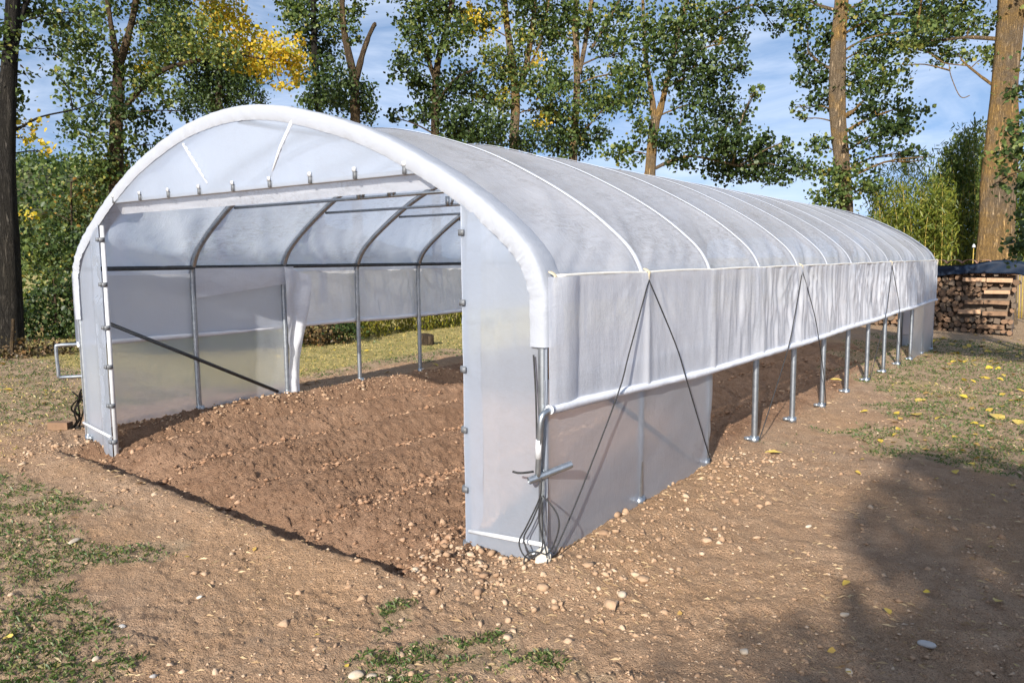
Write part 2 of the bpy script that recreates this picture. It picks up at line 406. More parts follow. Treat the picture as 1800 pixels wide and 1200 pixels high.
def height(x, y, fine=True):
    x = np.asarray(x, float); y = np.asarray(y, float)
    r = np.hypot(x, y)
    k = np.clip((x - XL) / (XR - XL), -0.2, 1.3)
    zl = 0.03; zr = -0.015 - 0.013 * np.clip(y - 6.5, 0, 20)
    z = zl * (1 - k) + zr * k
    z = z * sstep(0.5, 4.0, y) + 0.0
    bed = bed_mask(x, y)
    # sunken front edge of the tilled bed, lip outside it
    lip = 2.90 + (x + 6.88) * (-0.040)
    dy = y - lip
    inx = sstep(-7.1, -6.8, x) * (1 - sstep(-3.0, -2.6, x))
    z = z + inx * (0.035 * np.exp(-((dy + 0.10) / 0.14) ** 2) - (0.15 + 0.05 * vnoise(x * 3.5, y * 0, 65)) * sstep(-0.015, 0.035, dy + 0.05 * fbm(x * 5, y * 5, 3, 67)) * (1 - sstep(0.08, 0.62, dy)))
    # earth drawn up against the skirts and legs
    inY = sstep(2.9, 3.2, y)
    z = z + 0.075 * np.exp(-((x + 2.05) / 0.28) ** 2) * inY * (1 - sstep(5.3, 6.3, y))
    z = z + 0.03 * np.exp(-((x + 2.15) / 0.4) ** 2) * sstep(5.0, 6.0, y) * (1 - sstep(13.5, 14.2, y))
    z = z + 0.05 * np.exp(-((x + 7.15) / 0.22) ** 2) * sstep(3.2, 3.5, y) * (1 - sstep(15, 16, y))
    z = z + 0.05 * np.exp(-(((x + 2.75) / 0.35) ** 2 + ((y - 2.95) / 0.28) ** 2))
    # ridges of the tilled rows, along the tunnel
    z = z + bed * (0.045 * np.sin((x + 0.12 * fbm(x * 0.7, y * 0.7, 2, 61)) * 2 * math.pi / 0.92) + 0.02) * sstep(3.0, 3.8, y)
    z = z + 0.03 * fbm(x * 0.8, y * 0.8, 3, 71) * (1 - sstep(20, 40, r))
    # far: gentle fall, then the valley floor
    z = z - 0.25 * sstep(14, 30, y) * (x > -40)
    if fine:
        c = fbm(x * 6.5, y * 6.5, 4, 81, 0.6)
        z = z + bed * (0.016 * c + 0.05 * np.abs(fbm(x * 19, y * 19, 4, 91, 0.75)) - 0.012)
        z = z + (1 - bed) * (0.012 * c + 0.012 * fbm(x * 23, y * 23, 4, 95, 0.8) * (0.6 + 1.6 * np.clip(fbm(x * 2.1, y * 2.1, 3, 97) + .2, 0, 1)) + 0.010 * fbm(x * 11, y * 11, 3, 96, 0.6)) * (1 - sstep(15, 25, r))
        nearR = sstep(-2.4, -1.6, x) * (1 - sstep(5, 7, y))
        z = z + nearR * 0.014 * fbm(x * 9, y * 9, 3, 99, 0.6)
    return z
def hz(x, y): return float(height(np.array([x]), np.array([y]), False)[0])

def build_ground():
    view = math.atan2(-0.592, 0.806)                      # azimuth of the view from +Y
    ang = np.concatenate([np.arange(-44, 44.01, 0.15), np.arange(48, 316, 4.0)]) * math.pi / 180 + view
    rr = [0.25, 0.5, 0.75, 0.95]
    r = 1.1
    while r < 22: rr.append(r); r *= 1.0053
    while r < 3000: rr.append(r); r *= 1.09
    rr = np.array(rr)
    A, Rr = np.meshgrid(ang, rr, indexing='xy')           # (nr, na)
    x = np.sin(A) * Rr; y = np.cos(A) * Rr
    z = height(x, y)
    z = z * (1 - sstep(30, 60, Rr)) - 0.3 * sstep(30, 60, Rr)
    nr, na = x.shape
    v = np.stack([x, y, z], -1).reshape(-1, 3)
    f = grid_faces(nr, na)
    f = f[:, ::-1]
    last = np.arange(nr - 1) * na + na - 1; first = np.arange(nr - 1) * na
    close = np.stack([last, first, first + na, last + na], 1)
    f = np.concatenate([f, close])
    # centre fan as quads is not possible: add a small cap of quads from ring 0 to a centre vertex pair
    v = np.concatenate([v, [[0, 0, float(height(np.array([0.]), np.array([0.]))[0])]]])
    me = np_mesh('ground', v, f)
    for nme, fn in (('bed', bed_mask), ('turf', turf_mask), ('dry', dry_mask)):
        a = me.attributes.new(nme, 'FLOAT', 'POINT')
        a.data.foreach_set('value', np.append(fn(x, y).ravel(), 0).astype(np.float32))
    o = link('ground', me, M['ground']); o['kind'] = 'structure'
    # make sure faces look up
    if me.polygons[na * 10].normal.z < 0: me.flip_normals()
    return o
build_ground()

# ------------------------------------------------------------------ scattered ground cover
def view_points(n, rmin, rmax, spread=46):
    view = math.atan2(-0.592, 0.806)
    a = view + (RNG.random(n) - 0.5) * 2 * spread * math.pi / 180
    r = np.exp(np.log(rmin) + RNG.random(n) * (np.log(rmax) - np.log(rmin)))
    return np.sin(a) * r, np.cos(a) * r, r

def ico(sub=0):
    t = (1 + 5 ** .5) / 2
    v = np.array([(-1, t, 0), (1, t, 0), (-1, -t, 0), (1, -t, 0), (0, -1, t), (0, 1, t), (0, -1, -t), (0, 1, -t), (t, 0, -1), (t, 0, 1), (-t, 0, -1), (-t, 0, 1)], float)
    v /= np.linalg.norm(v[0])
    f = np.array([(0, 11, 5), (0, 5, 1), (0, 1, 7), (0, 7, 10), (0, 10, 11), (1, 5, 9), (5, 11, 4), (11, 10, 2), (10, 7, 6), (7, 1, 8), (3, 9, 4), (3, 4, 2), (3, 2, 6), (3, 6, 8), (3, 8, 9), (4, 9, 5), (2, 4, 11), (6, 2, 10), (8, 6, 7), (9, 8, 1)])
    return v, f
IV, IF = ico()
OV = np.array([(1, 0, 0), (0, 1, 0), (-1, 0, 0), (0, -1, 0), (0, 0, 1), (0, 0, -1)], float)
OF = np.array([(0, 1, 4), (1, 2, 4), (2, 3, 4), (3, 0, 4), (1, 0, 5), (2, 1, 5), (3, 2, 5), (0, 3, 5)])

def lumps(name, x, y, size, mat, label, cat, flat=0.65, sink=0.25, V=OV, F=OF):
    n = len(x); nv = len(V)
    s = size[:, None] * (0.55 + 0.75 * RNG.random((n, 3))); s[:, 2] *= flat
    v = (V[None] * (1 + 0.8 * (RNG.random((n, nv, 1)) - 0.5)) + 0.32 * (RNG.random((n, nv, 3)) - 0.5)) * s[:, None, :]
    a = RNG.random(n) * 6.283; ca, sa = np.cos(a)[:, None], np.sin(a)[:, None]
    vx = v[:, :, 0] * ca - v[:, :, 1] * sa; vy = v[:, :, 0] * sa + v[:, :, 1] * ca
    z = height(x, y)
    vv = np.stack([vx + x[:, None], vy + y[:, None], v[:, :, 2] + (z + s[:, 2] * (1 - 2 * sink) * 0.6)[:, None]], -1).reshape(-1, 3)
    ff = (F[None] + (np.arange(n) * nv)[:, None, None]).reshape(-1, 3)
    me = np_mesh(name, vv, ff, smooth=False)
    o = link(name, me, mat); props(o, label, cat, None, 'stuff'); return o

# soil clods in the bed
x, y, r = view_points(100000, 2.4, 14)
b = bed_mask(x, y); row = np.clip(np.sin((x + 0.12 * fbm(x * 0.7, y * 0.7, 2, 61)) * 2 * math.pi / 0.92 + 2.6), 0, 1) ** 5; k = RNG.random(len(x)) < b * (0.30 + 0.6 * row + 0.7 * fbm(x * 1.5, y * 1.5, 3, 7))
x, y, r, row = x[k], y[k], r[k], row[k]
sz = 0.0036 * r ** 0.35 * np.exp(RNG.normal(0, 0.5, len(x))) * (1.0 + 1.3 * row)
lumps('soil_clods', x, y, np.clip(sz, 0.003, 0.04), M['clod'], 'crumbly brown soil clods over the tilled bed inside the tunnel', 'soil clods')
# clods along the bed edges (left leg line, front right corner)
xs = np.concatenate([RNG.normal(-7.02, 0.13, 900), RNG.normal(-2.55, 0.3, 700), RNG.normal(-1.95, 0.22, 900), RNG.normal(-7.0, 0.3, 300)])
ys = np.concatenate([RNG.uniform(3.2, 9, 900), RNG.normal(3.0, 0.2, 700), RNG.uniform(2.9, 6.2, 900), RNG.normal(3.0, 0.2, 300)])
lumps('edge_clods', xs, ys, np.clip(0.0085 * np.exp(RNG.normal(0, 0.55, len(xs))), 0.003, 0.035), M['pebble'], 'pale lumps of dug earth heaped along the tunnel edges', 'soil clods', 0.7, 0.25, IV, IF)
# pebbles on bare ground
x, y, r = view_points(46000, 1.4, 12)
b = bed_mask(x, y); t_ = turf_mask(x, y); patch = np.clip(0.45 + 1.6 * fbm(x * 1.1, y * 1.1, 3, 17) + 0.5 * sstep(-2.2, -1.0, x), 0.05, 1)
k = RNG.random(len(x)) < (1 - b) * (1 - 0.4 * t_) * patch
x, y, r = x[k], y[k], r[k]
lumps('pebbles', x, y, np.clip(0.0030 * r ** 0.4 * np.exp(RNG.normal(0, 0.6, len(x))), 0.002, 0.028), M['pebble'], 'small tan pebbles and crumbs strewn over the bare ground', 'pebbles', 0.6, 0.42)

def blades(name, n, rmin, rmax, maskf, hgt, wid, mat, label, cat, lay=0.35, boost=1.0):
    x, y, r = view_points(n, rmin, rmax)
    k = RNG.random(n) < maskf(x, y) * boost
    x, y, r = x[k], y[k], r[k]; n = len(x)
    z = height(x, y)
    a = RNG.random(n) * 6.283; h = hgt * (0.5 + RNG.random(n)) * (0.7 + 0.04 * r); w = wid * (0.6 + 0.24 * r)
    ln = lay * (0.3 + RNG.random(n)) * h * 2
    a2 = a + RNG.normal(0, 0.8, n)
    bx, by = np.cos(a) * w, np.sin(a) * w
    tx, ty = -np.sin(a2) * ln, np.cos(a2) * ln
    v = np.stack([np.stack([x - bx, y - by, z - 0.004], -1), np.stack([x + bx, y + by, z - 0.004], -1),
                  np.stack([x + bx * .7 + tx * .45, y + by * .7 + ty * .45, z + h * .62], -1),
                  np.stack([x + tx, y + ty, z + h * (1 - lay * 0.5)], -1)], 1).reshape(-1, 3)
    f = np.arange(n * 4).reshape(n, 4)
    me = np_mesh(name, v, f, smooth=False)
    o = link(name, me, mat); props(o, label, cat, None, 'stuff'); return o
def green_mask(x, y): return np.clip(sstep(0.35, 0.8, turf_mask(x, y)) * (1 - 0.8 * dry_mask(x, y)) * np.clip(0.10 + 2.6 * (fbm(x * 6, y * 6, 4, 23, .65) + 0.26) + 0.3 * (x > -1.8) * (y > 6), 0, 1), 0, 1)
blades('grass', 430000, 1.3, 20, green_mask, 0.021, 0.0017, M['grass'], 'short patchy green grass growing in the bare earth', 'grass', 0.6)
blades('dry_grass', 60000, 4.5, 22, lambda x, y: dry_mask(x, y), 0.022, 0.0016, M['grass_dry'], 'sunburnt yellow grass on the lawn beside the tunnel', 'grass', 0.6)
blades('straw', 60000, 1.4, 12, lambda x, y: (1 - bed_mask(x, y)) * np.clip(0.25 + fbm(x * 1.7, y * 1.7, 3, 29), 0, 1), 0.007, 0.00042, M['straw'], 'dry straw and root bits lying on the bare ground', 'straw', 3.6)

# ------------------------------------------------------------------ polytunnel
TUN = empty('polytunnel', (XC, Y0, 0.0))
props(TUN, 'long white polythene tunnel greenhouse with rolled-up sides over tilled soil', 'greenhouse')
def T(mb, name, mat, parent=None, smooth=True): return mb.build(name, mat, parent or TUN, smooth)

PROF = [(-2.515, 0.0), (-2.515, 0.75), (-2.515, 1.42), (-2.475, 1.62), (-2.32, 1.815), (-1.95, 2.075), (-1.50, 2.325), (-1.06, 2.495), (-0.60, 2.615), (-0.10, 2.665),
        (0.35, 2.635), (0.80, 2.535), (1.28, 2.38), (1.70, 2.185), (2.05, 1.985), (2.30, 1.80), (2.45, 1.65), (2.525, 1.48), (2.535, 1.30), (2.535, 0.65), (2.535, 0.0)]
arc = catmull([(p[0], 0, p[1]) for p in PROF], 8)          # left ground, over the top, right ground
arc_n = []
for i, p in enumerate(arc):
    t = (arc[min(i + 1, len(arc) - 1)] - arc[max(i - 1, 0)]).normalized(); arc_n.append(Vector((-t.z, 0, t.x)))
ROOF = [i for i, p in enumerate(arc) if p.z > 1.50]
def hoop_path(k, inset=0.03):
    y = Y0 + BAY * k; pts = []
    for p, n in zip(arc, arc_n):
        pts.append(Vector((XC + p.x, y, p.z)) - n * inset)
    zl = hz(pts[0].x, y) - 0.15; zr = hz(pts[-1].x, y) - 0.15
    pts[0].z = zl; pts[-1].z = zr
    return pts

for k in range(NB + 1):
    inset = 0.03
    h = T(MB().tube(hoop_path(k, inset), 0.0265, 10), 'hoop', M['galv'])
    y = Y0 + BAY * k
    for s, xx in ((-1, XL + 0.045), (1, XR - 0.03)):
        z = hz(xx, y)
        mb = MB(); mb.tube([(xx, y, z - 0.02), (xx, y, z + 0.045)], 0.042, 10)
        mb.box((xx - 0.055 * s, y - 0.02, z + 0.02), (0.05, 0.03, 0.03)); mb.tube([(xx - .06 * s, y - .045, z + .025), (xx - .06 * s, y + .02, z + .025)], 0.01, 6)
        T(mb, 'base_socket', M['galv'], h)
    if k > 0:
        # pale strip added just outside the film for the bright line along each hoop
        v = []; f = []
        for i in ROOF:
            p = arc[i]; n = arc_n[i]; c = Vector((XC + p.x, y, p.z)) + n * 0.006
            for dyy in (-0.027, 0.0, 0.027):
                v.append(c + Vector((0, dyy, 0)) - n * (0.004 if dyy else 0.0))
        m = len(ROOF)
        for i in range(m - 1):
            for j in range(2):
                a = i * 3 + j; f.append((a, a + 3, a + 4, a + 1))
        T(MB().add(v, f), 'hoop_strip', M['rolled'], h)

# tie bars, ridge and eave rails
for k in range(1, NB):
    y = Y0 + BAY * k
    mb = MB().tube([(XC - 1.76, y + 0.03, 2.125), (XC + 1.76, y + 0.03, 2.125)], 0.0135, 8)
    t_ = T(mb, 'tie_bar', M['galv'])
    for sx in (-0.05, 0.30):
        b = MB(); b.box((XC + sx, y + 0.02, 2.16), (0.035, 0.02, 0.09)); b.box((XC + sx + 0.06, y + 0.02, 2.165), (0.018, 0.02, 0.08), 0, 0, Matrix.Rotation(0.4, 3, 'Y'))
        T(b, 'bracket', M['galv'], t_)
T(MB().tube([(XC - 0.05, Y0 + 0.05, 2.59), (XC - 0.05, Y1 - 0.05, 2.59)], 0.018, 8), 'ridge_rail', M['galv'])
T(MB().tube([(XL + 0.055, Y0 + 0.05, 1.565), (XL + 0.055, Y1 - 0.05, 1.565)], 0.021, 8), 'eave_rail', M['steel'])
T(MB().tube([(XR - 0.075, Y0 + 0.05, 1.53), (XR - 0.075, Y1 - 0.05, 1.53)], 0.018, 8), 'eave_rail', M['steel'])
T(MB().tube([(XL + 0.10, 3.50, 1.065), (XL + 0.10, 5.30, 0.18)], 0.018, 8), 'diagonal_brace', M['steel'])
T(MB().tube([(XR - 0.10, 3.50, 1.065), (XR - 0.10, 5.30, 0.14)], 0.018, 8), 'diagonal_brace', M['steel'])

# roof film
def roof_film():
    u = len(ROOF); ys = np.concatenate([np.arange(Y0 + 0.02, Y1 + 0.12, 0.036)])
    P0 = np.array([[XC + arc[i].x, 0, arc[i].z] for i in ROOF]); NN = np.array([arc_n[i] for i in ROOF]); NN = np.array([[n[0], 0, n[2]] for n in NN])
    s = np.arange(u) / (u - 1.0)
    S, Yg = np.meshgrid(s, ys, indexing='ij')
    fr = ((Yg - Y0) / BAY) % 1.0; bay = np.floor((Yg - Y0) / BAY)
    sag = np.sin(fr * math.pi) ** 0.8
    amp = 0.026 + 0.016 * _hash(bay.astype(np.int64), np.zeros_like(bay, np.int64), 3)
    e = np.minimum(S, 1 - S)
    d = -amp * sag * (0.5 + 0.5 * sstep(0.0, 0.2, e))
    w = np.minimum(fr, 1 - fr)
    # tension folds fanning from the eaves, stronger towards the bottom edge
    fold = fbm(Yg * 5 + S * 22, S * 4 + bay * 3.3, 3, 101) * sstep(0.0, 0.12, w)
    d = d + 0.022 * fold * (0.25 + 1.0 * (1 - sstep(0.03, 0.30, e)))
    diag = np.sin((Yg * 2.6 + S * 26) + 3 * fbm(Yg, S * 3, 2, 111)) * sstep(0.02, 0.2, w)
    d = d + 0.006 * diag * (S < 0.5) * (0.3 + np.abs(fbm(Yg * 0.9, S * 2, 2, 5)) * 2)
    first = (1 - sstep(0, 1.0, bay)) * (S < 0.35)
    d = d + 0.022 * np.sin(S * 60 + Yg * 7) * sstep(0.05, 0.25, w) * first * sstep(0.02, 0.10, S) * (1 - sstep(0.2, 0.35, S))
    d = d + 0.003 * fbm(Yg * 14, S * 60, 3, 121)
    v = P0[:, None, :] + NN[:, None, :] * d[..., None]; v[..., 1] += Yg
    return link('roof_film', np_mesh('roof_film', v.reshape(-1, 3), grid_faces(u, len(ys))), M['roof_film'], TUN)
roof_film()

# side curtains, rolled up on a bar
def bar_z(y, side):
    t = (y - Y0) / (Y1 - Y0)
    if side > 0: return 0.845 - 0.075 * math.sin(min(1, t * 3.2) * math.pi / 2) + 0.02 * t + 0.006 * math.sin(y * 2.1)
    return 0.885 - 0.02 * t + 0.005 * math.sin(y * 2.3)
def curtain(side):
    x0 = XC + (2.535 if side > 0 else -2.515)
    ys = np.arange(Y0 - 0.032, Y1 + 0.06, 0.016); us = np.linspace(0, 1, 30)
    U, Yg = np.meshgrid(us, ys, indexing='ij')
    zb = np.array([bar_z(q, side) for q in ys])[None, :]
    z = 1.53 * (1 - U) + zb * U
    k = (Yg - Y0) / BAY; fr = k % 1.0
    grow = 0.16 + 1.15 * sstep(4.9, 7.0, Yg)
    slant = Yg + (z - 1.2) * (0.15 + 0.55 * vnoise(Yg * 0.7, U * 0, 131))
    fold = fbm(slant * 6.0, U * 0.8, 4, 141, 0.55)
    sharp = -np.abs(fbm(slant * 4.2 + 5, U * 0.7, 3, 151, 0.6))
    env = 0.25 + 0.75 * np.sin(np.clip(U, 0, 1) * math.pi * 0.85 + 0.25)
    d = (0.030 * fold + 0.045 * sharp) * grow * env + 0.010
    fan = 0.0
    for kk in (1, 4, 6.5, 8, 10, 12):
        yk_ = Y0 + BAY * kk; dyk = Yg - yk_; dzk = 1.55 - z
        ang = np.arctan2(dyk, dzk + 0.12); rad_ = np.hypot(dyk, dzk)
        w_ = np.exp(-(dyk / 0.75) ** 2) * sstep(0.03, 0.25, rad_)
        rid_ = 1 - np.abs(np.sin(ang * (9 + 3 * (kk % 3)) + 2.5 * vnoise(ang * 6, rad_ * 0 + kk, 157))) ** 0.6
        fan = fan + w_ * rid_ * (0.35 + 0.65 * sstep(0.05, 0.5, np.abs(vnoise(ang * 3 + kk, rad_ * 0, 159)) * 2))
    d = d + 0.017 * fan * (0.45 + 0.55 * sstep(4.9, 7.0, Yg))
    # pressed out over each post, tucked between
    d = d + 0.016 * np.exp(-(np.minimum(fr, 1 - fr) / 0.05) ** 2) * (0.4 + 0.6 * U) - 0.012 * U * np.sin(fr * math.pi)
    if side > 0: d = d + 0.03 * np.sin(np.clip((Yg - Y0) / 0.28, 0, 1) * math.pi) * (1 - U * 0.2)
    x = x0 + side * (0.012 + d)
    z = z + 0.004 * fbm(Yg * 8, U * 0, 2, 7) * (U < 0.05)
    v = np.stack([x, Yg, z], -1).reshape(-1, 3)
    c = link('side_curtain', np_mesh('side_curtain', v, grid_faces(len(us), len(ys))), M['curtain'], TUN)
    # the rolled bar with creased film on it
    n = 10; yy = np.arange(Y0 - 0.02, Y1 + 0.10, 0.03); v = []
    for j, q in enumerate(yy):
        rr = 0.026 + 0.006 * float(fbm(np.array([q * 3.1]), np.array([side * 2.0]), 2, 161)[0])
        for i in range(n):
            a = 2 * math.pi * i / n
            w = rr * (1 + 0.22 * float(vnoise(np.array([q * 9 + i * 1.7]), np.array([i * 0.9 + side]), 171)[0]))
            v.append((x0 + side * 0.022 + w * math.cos(a), q, bar_z(q, side) + w * math.sin(a)))
    f = []
    for j in range(len(yy) - 1):
        for i in range(n): f.append((j * n + i, j * n + (i + 1) % n, (j + 1) * n + (i + 1) % n, (j + 1) * n + i))
    f.append(tuple(range(n))); f.append(tuple((len(yy) - 1) * n + i for i in range(n)))
    return T(MB().add(v, f), 'roll_bar', M['rolled'])
bar_r = curtain(1); bar_l = curtain(-1)

# cranks at the bar ends
xb = XC + 2.535 + 0.022
cr = MB().tube(catmull([(xb, Y0 + 0.04, 0.846), (xb, Y0 - 0.03, 0.845), (xb - 0.008, Y0 - 0.068, 0.828), (xb - 0.015, Y0 - 0.078, 0.775), (xb - 0.03, Y0 - 0.07, 0.64), (xb - 0.045, Y0 - 0.06, 0.50)], 5), 0.0165, 10)
crank = T(cr, 'crank', M['galv'], bar_r)
T(MB().tube([(xb - 0.026, Y0 - 0.074, 0.70), (xb - 0.036, Y0 - 0.068, 0.60)], 0.0185, 10), 'crank', M['white'], bar_r).name = 'grip_sleeve'
mb = MB().tube([(xb - 0.075, Y0 - 0.10, 0.480), (xb + 0.06, Y0 + 0.10, 0.545)], 0.0195, 12, caps=False)
mb.tube([(xb - 0.073, Y0 - 0.097, 0.481), (xb + 0.058, Y0 + 0.097, 0.544)], 0.0165, 12)
T(mb, 'crank_handle', M['galv'], bar_r)
mb = MB().tube(catmull([(xb - 0.055, Y0 - 0.085, 0.53), (xb - 0.10, Y0 - 0.14, 0.528), (xb - 0.135, Y0 - 0.16, 0.535)], 4), 0.006, 6)
T(mb, 'hook', M['cord'], bar_r)
xl = XC - 2.515 - 0.022
T(MB().tube(catmull([(xl - .0, 3.36, 0.885), (xl - 0.06, 3.26, 0.887), (xl - 0.13, 3.16, 0.885), (xl - 0.15, 3.14, 0.86), (xl - 0.15, 3.145, 0.64), (xl - 0.15, 3.15, 0.595), (xl - 0.12, 3.20, 0.592), (xl - 0.02, 3.34, 0.592)], 5), 0.0165, 10), 'crank', M['galv'], bar_l)

# skirts below the curtains at both ends
def skirt(side, ya, yb, mat, flap=0.0):
    x0 = XC + (2.535 if side > 0 else -2.515) - side * 0.004
    ys = np.arange(ya, yb + 0.001, 0.03); us = np.linspace(0, 1, 26)
    U, Yg = np.meshgrid(us, ys, indexing='ij')
    g = height(np.full(len(ys), x0), ys, False)[None, :] - 0.06
    top = 1.50 if side < 0 else 1.0
    z = top * (1 - U) + g * U
    e = np.minimum(Yg - ya, yb - Yg)
    d = 0.010 * fbm(Yg * 2.2 + U * 3, U * 3, 3, 181) + 0.018 * fbm(Yg * 9 + U * 4, U * 1.5, 3, 191) * np.exp(-(yb - Yg) / 0.22) + 0.010 * np.sin(U * 5)
    if flap: d = d - flap * sstep(0.0, 0.5, U) * np.exp(-(yb - Yg) / 0.10) * 0.5
    v = np.stack([x0 + side * d, Yg, z], -1).reshape(-1, 3)
    return link('skirt_film', np_mesh('skirt_film', v, grid_faces(len(us), len(ys))), mat, TUN)
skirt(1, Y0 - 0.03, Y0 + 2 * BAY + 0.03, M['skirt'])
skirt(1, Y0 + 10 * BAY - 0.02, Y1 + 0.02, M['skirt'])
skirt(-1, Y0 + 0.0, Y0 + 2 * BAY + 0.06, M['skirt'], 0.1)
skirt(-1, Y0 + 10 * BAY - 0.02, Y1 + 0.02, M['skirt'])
# loose vertical film edge by the second left post
us = np.linspace(0, 1, 40); ws = np.linspace(0, 1, 12); U, W = np.meshgrid(us, ws, indexing='ij')
yc = Y0 + 2 * BAY
wid = 0.34 - 0.20 * U + 0.03 * np.sin(U * 7)
yy = yc - 0.05 + W * wid; zz = 1.56 * (1 - U) + 0.02 * U - 0.10 * W * (1 - U) ** 6
xx = XL + 0.13 + 0.028 * np.sin(W * 8 + U * 4) + 0.04 * fbm(W * 3, U * 6, 3, 201)
link('loose_film', np_mesh('loose_film', np.stack([xx, yy, zz], -1).reshape(-1, 3), grid_faces(40, 12)), M['curtain'], TUN)
# hem of film turned in over the first two bays on the left
us = np.linspace(0, 1, 12); ys = np.linspace(Y0 + 1.1, Y0 + 2.3, 50); U, Yg = np.meshgrid(us, ys, indexing='ij')
zz = 1.56 - U * (0.30 - 0.20 * (Yg - ys[0]) / 1.2 * 0.6) ; xx = XL + 0.085 + 0.012 * fbm(Yg * 3, U * 2, 3, 211)
link('film_hem', np_mesh('film_hem', np.stack([xx, Yg, zz], -1).reshape(-1, 3), grid_faces(12, 50)), M['curtain'], TUN)

# ----- front end: posts, cross bar, films, clips
PXL, PXR, ZB = -6.725, -2.725, 2.12
def arch_z(xrel, off=0.0):
    best = None
    for i in range(len(arc) - 1):
        a, b = arc[i], arc[i + 1]
        if (a.x - xrel) * (b.x - xrel) <= 0 and max(a.z, b.z) > 1.5 and abs(a.x - b.x) > 1e-6:
            t = (xrel - a.x) / (b.x - a.x); z = a.z + (b.z - a.z) * t
            best = z if best is None else max(best, z)
    return (best if best is not None else 1.5) - off
def end_wall(yw, sgn, front):
    fm = M['front_film']
    for xx in (PXL, PXR):
        T(MB().tube([(xx, yw + 0.0, hz(xx, yw) - 0.2), (xx, yw, arch_z(xx - XC, 0.03))], 0.019, 10), 'door_post', M['galv'] if not front else M['white'])
    T(MB().tube([(PXL + 0.06 - 0.0, yw, ZB), (XC + 1.72, yw, ZB)], 0.018, 10) if False else MB().tube([(XC - 1.74, yw, ZB), (XC + 1.66, yw, ZB)], 0.017, 10), 'cross_bar', M['white'])
    # transom film
    nx, nz = 90, 22
    xs = np.linspace(-1.74, 1.66, nx); us = np.linspace(0, 1, nz); v = np.zeros((nx, nz, 3))
    for i, q in enumerate(xs):
        zt = arch_z(q, 0.02)
        v[i, :, 0] = XC + q; v[i, :, 2] = (ZB - 0.012) + us * (zt - ZB + 0.012)
    X, Z = v[..., 0], v[..., 2]
    d = 0.004 * fbm(X * 3, Z * 3, 3, 221) + 0.006 * fbm(X * 9, Z * 2.5, 3, 231) * sstep(2.45, 2.12, Z)
    for (xa, za, xb2, zb2) in ((-5.37, 2.50, -5.10, 2.20), (-4.12, 2.53, -4.36, 2.22)):
        t = np.clip((Z - za) / (zb2 - za), 0, 1); dist = np.abs(X - (xa + (xb2 - xa) * t))
        d = d + 0.016 * np.exp(-(dist / 0.014) ** 2) * sstep(-0.1, 0.02, (Z - zb2)) * sstep(-0.02, 0.05, za - Z + 0.03)
    v[..., 1] = yw - sgn * (0.024 + d)
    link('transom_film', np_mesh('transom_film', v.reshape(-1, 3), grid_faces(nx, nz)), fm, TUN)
    if front:
        for (xa, za, xb2, zb2) in ((-5.38, 2.505, -5.10, 2.18), (-4.12, 2.535, -4.37, 2.18)):
            T(MB().tube([(xa, yw - 0.026, za - 0.02), ((xa + xb2) / 2, yw - 0.032, (za + zb2) / 2), (xb2, yw - 0.024, zb2)], [0.012, 0.011, 0.006], 8), 'film_strut', M['rolled'])
    # film tail turned in behind the cross bar
    xs = np.linspace(-1.80, 1.72, 60); us = np.linspace(0, 1, 8); X, U = np.meshgrid(xs, us, indexing='ij')
    vv = np.stack([XC + X, yw + sgn * (0.022 + 0.05 * U + 0.008 * fbm(X * 3, U * 2, 2, 5)), ZB - 0.01 - U * 0.085 - 0.008 * fbm(X * 2, U * 0, 2, 9)], -1)
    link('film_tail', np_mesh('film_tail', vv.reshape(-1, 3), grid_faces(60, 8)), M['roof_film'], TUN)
    # narrow side films
    for s in (-1, 1):
        xa = (XC - 2.53, PXL) if s < 0 else (PXR, XC + 2.54)
        xs = np.linspace(xa[0], xa[1], 26); us = np.linspace(0, 1, 60); v = np.zeros((26, 60, 3))
        for i, q in enumerate(xs):
            zt = arch_z(np.clip(q - XC, -2.512, 2.53), 0.02); g = hz(q, yw) - 0.05
            v[i, :, 0] = q; v[i, :, 2] = g + us * (zt - g)
        X, Z = v[..., 0], v[..., 2]
        t = (X - xa[0]) / (xa[1] - xa[0]); t = t if s < 0 else 1 - t     # 0 at the leg, 1 at the post
        d = 0.010 * np.sin(np.clip((t - 0.66) / 0.08, -1, 1) * 1.57) + 0.006 * fbm(X * 3, Z * 2, 3, 241) + 0.004 * fbm(X * 10, Z * 3, 3, 243) + 0.008 * np.exp(-((Z - 1.33 + 0.05 * t) / 0.02) ** 2) * (t > 0.6)
        v[..., 1] = yw - sgn * (0.022 + d)
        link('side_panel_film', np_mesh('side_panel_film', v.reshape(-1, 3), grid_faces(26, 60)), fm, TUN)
        # second layer of film wrapped back from the door post
        sx = 1 if s > 0 else -1; xs2 = np.linspace(0, 1, 8); us2 = np.linspace(0, 1, 70); A2, B2 = np.meshgrid(xs2, us2, indexing='ij')
        px0 = PXR if s > 0 else PXL; g = hz(px0, yw) - 0.03
        wd = 0.135 + 0.012 * fbm(B2 * 4, B2 * 0 + s, 3, 247) - 0.06 * sstep(0.12, 0.0, B2)
        X2 = px0 + sx * A2 * wd; Z2 = g + B2 * (1.80 - g) + 0.03 * A2 * (s > 0)
        D2 = 0.033 + 0.008 * fbm(A2 * 1.5, B2 * 9, 3, 249) + 0.006 * np.abs(np.sin(B2 * 23 + A2 * 3)) * A2 * np.exp(-((B2 % 0.36 - 0.2) / 0.05) ** 2)
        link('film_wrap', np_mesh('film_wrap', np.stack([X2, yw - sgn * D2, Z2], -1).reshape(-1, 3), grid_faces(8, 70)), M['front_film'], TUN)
        zz = 0.13
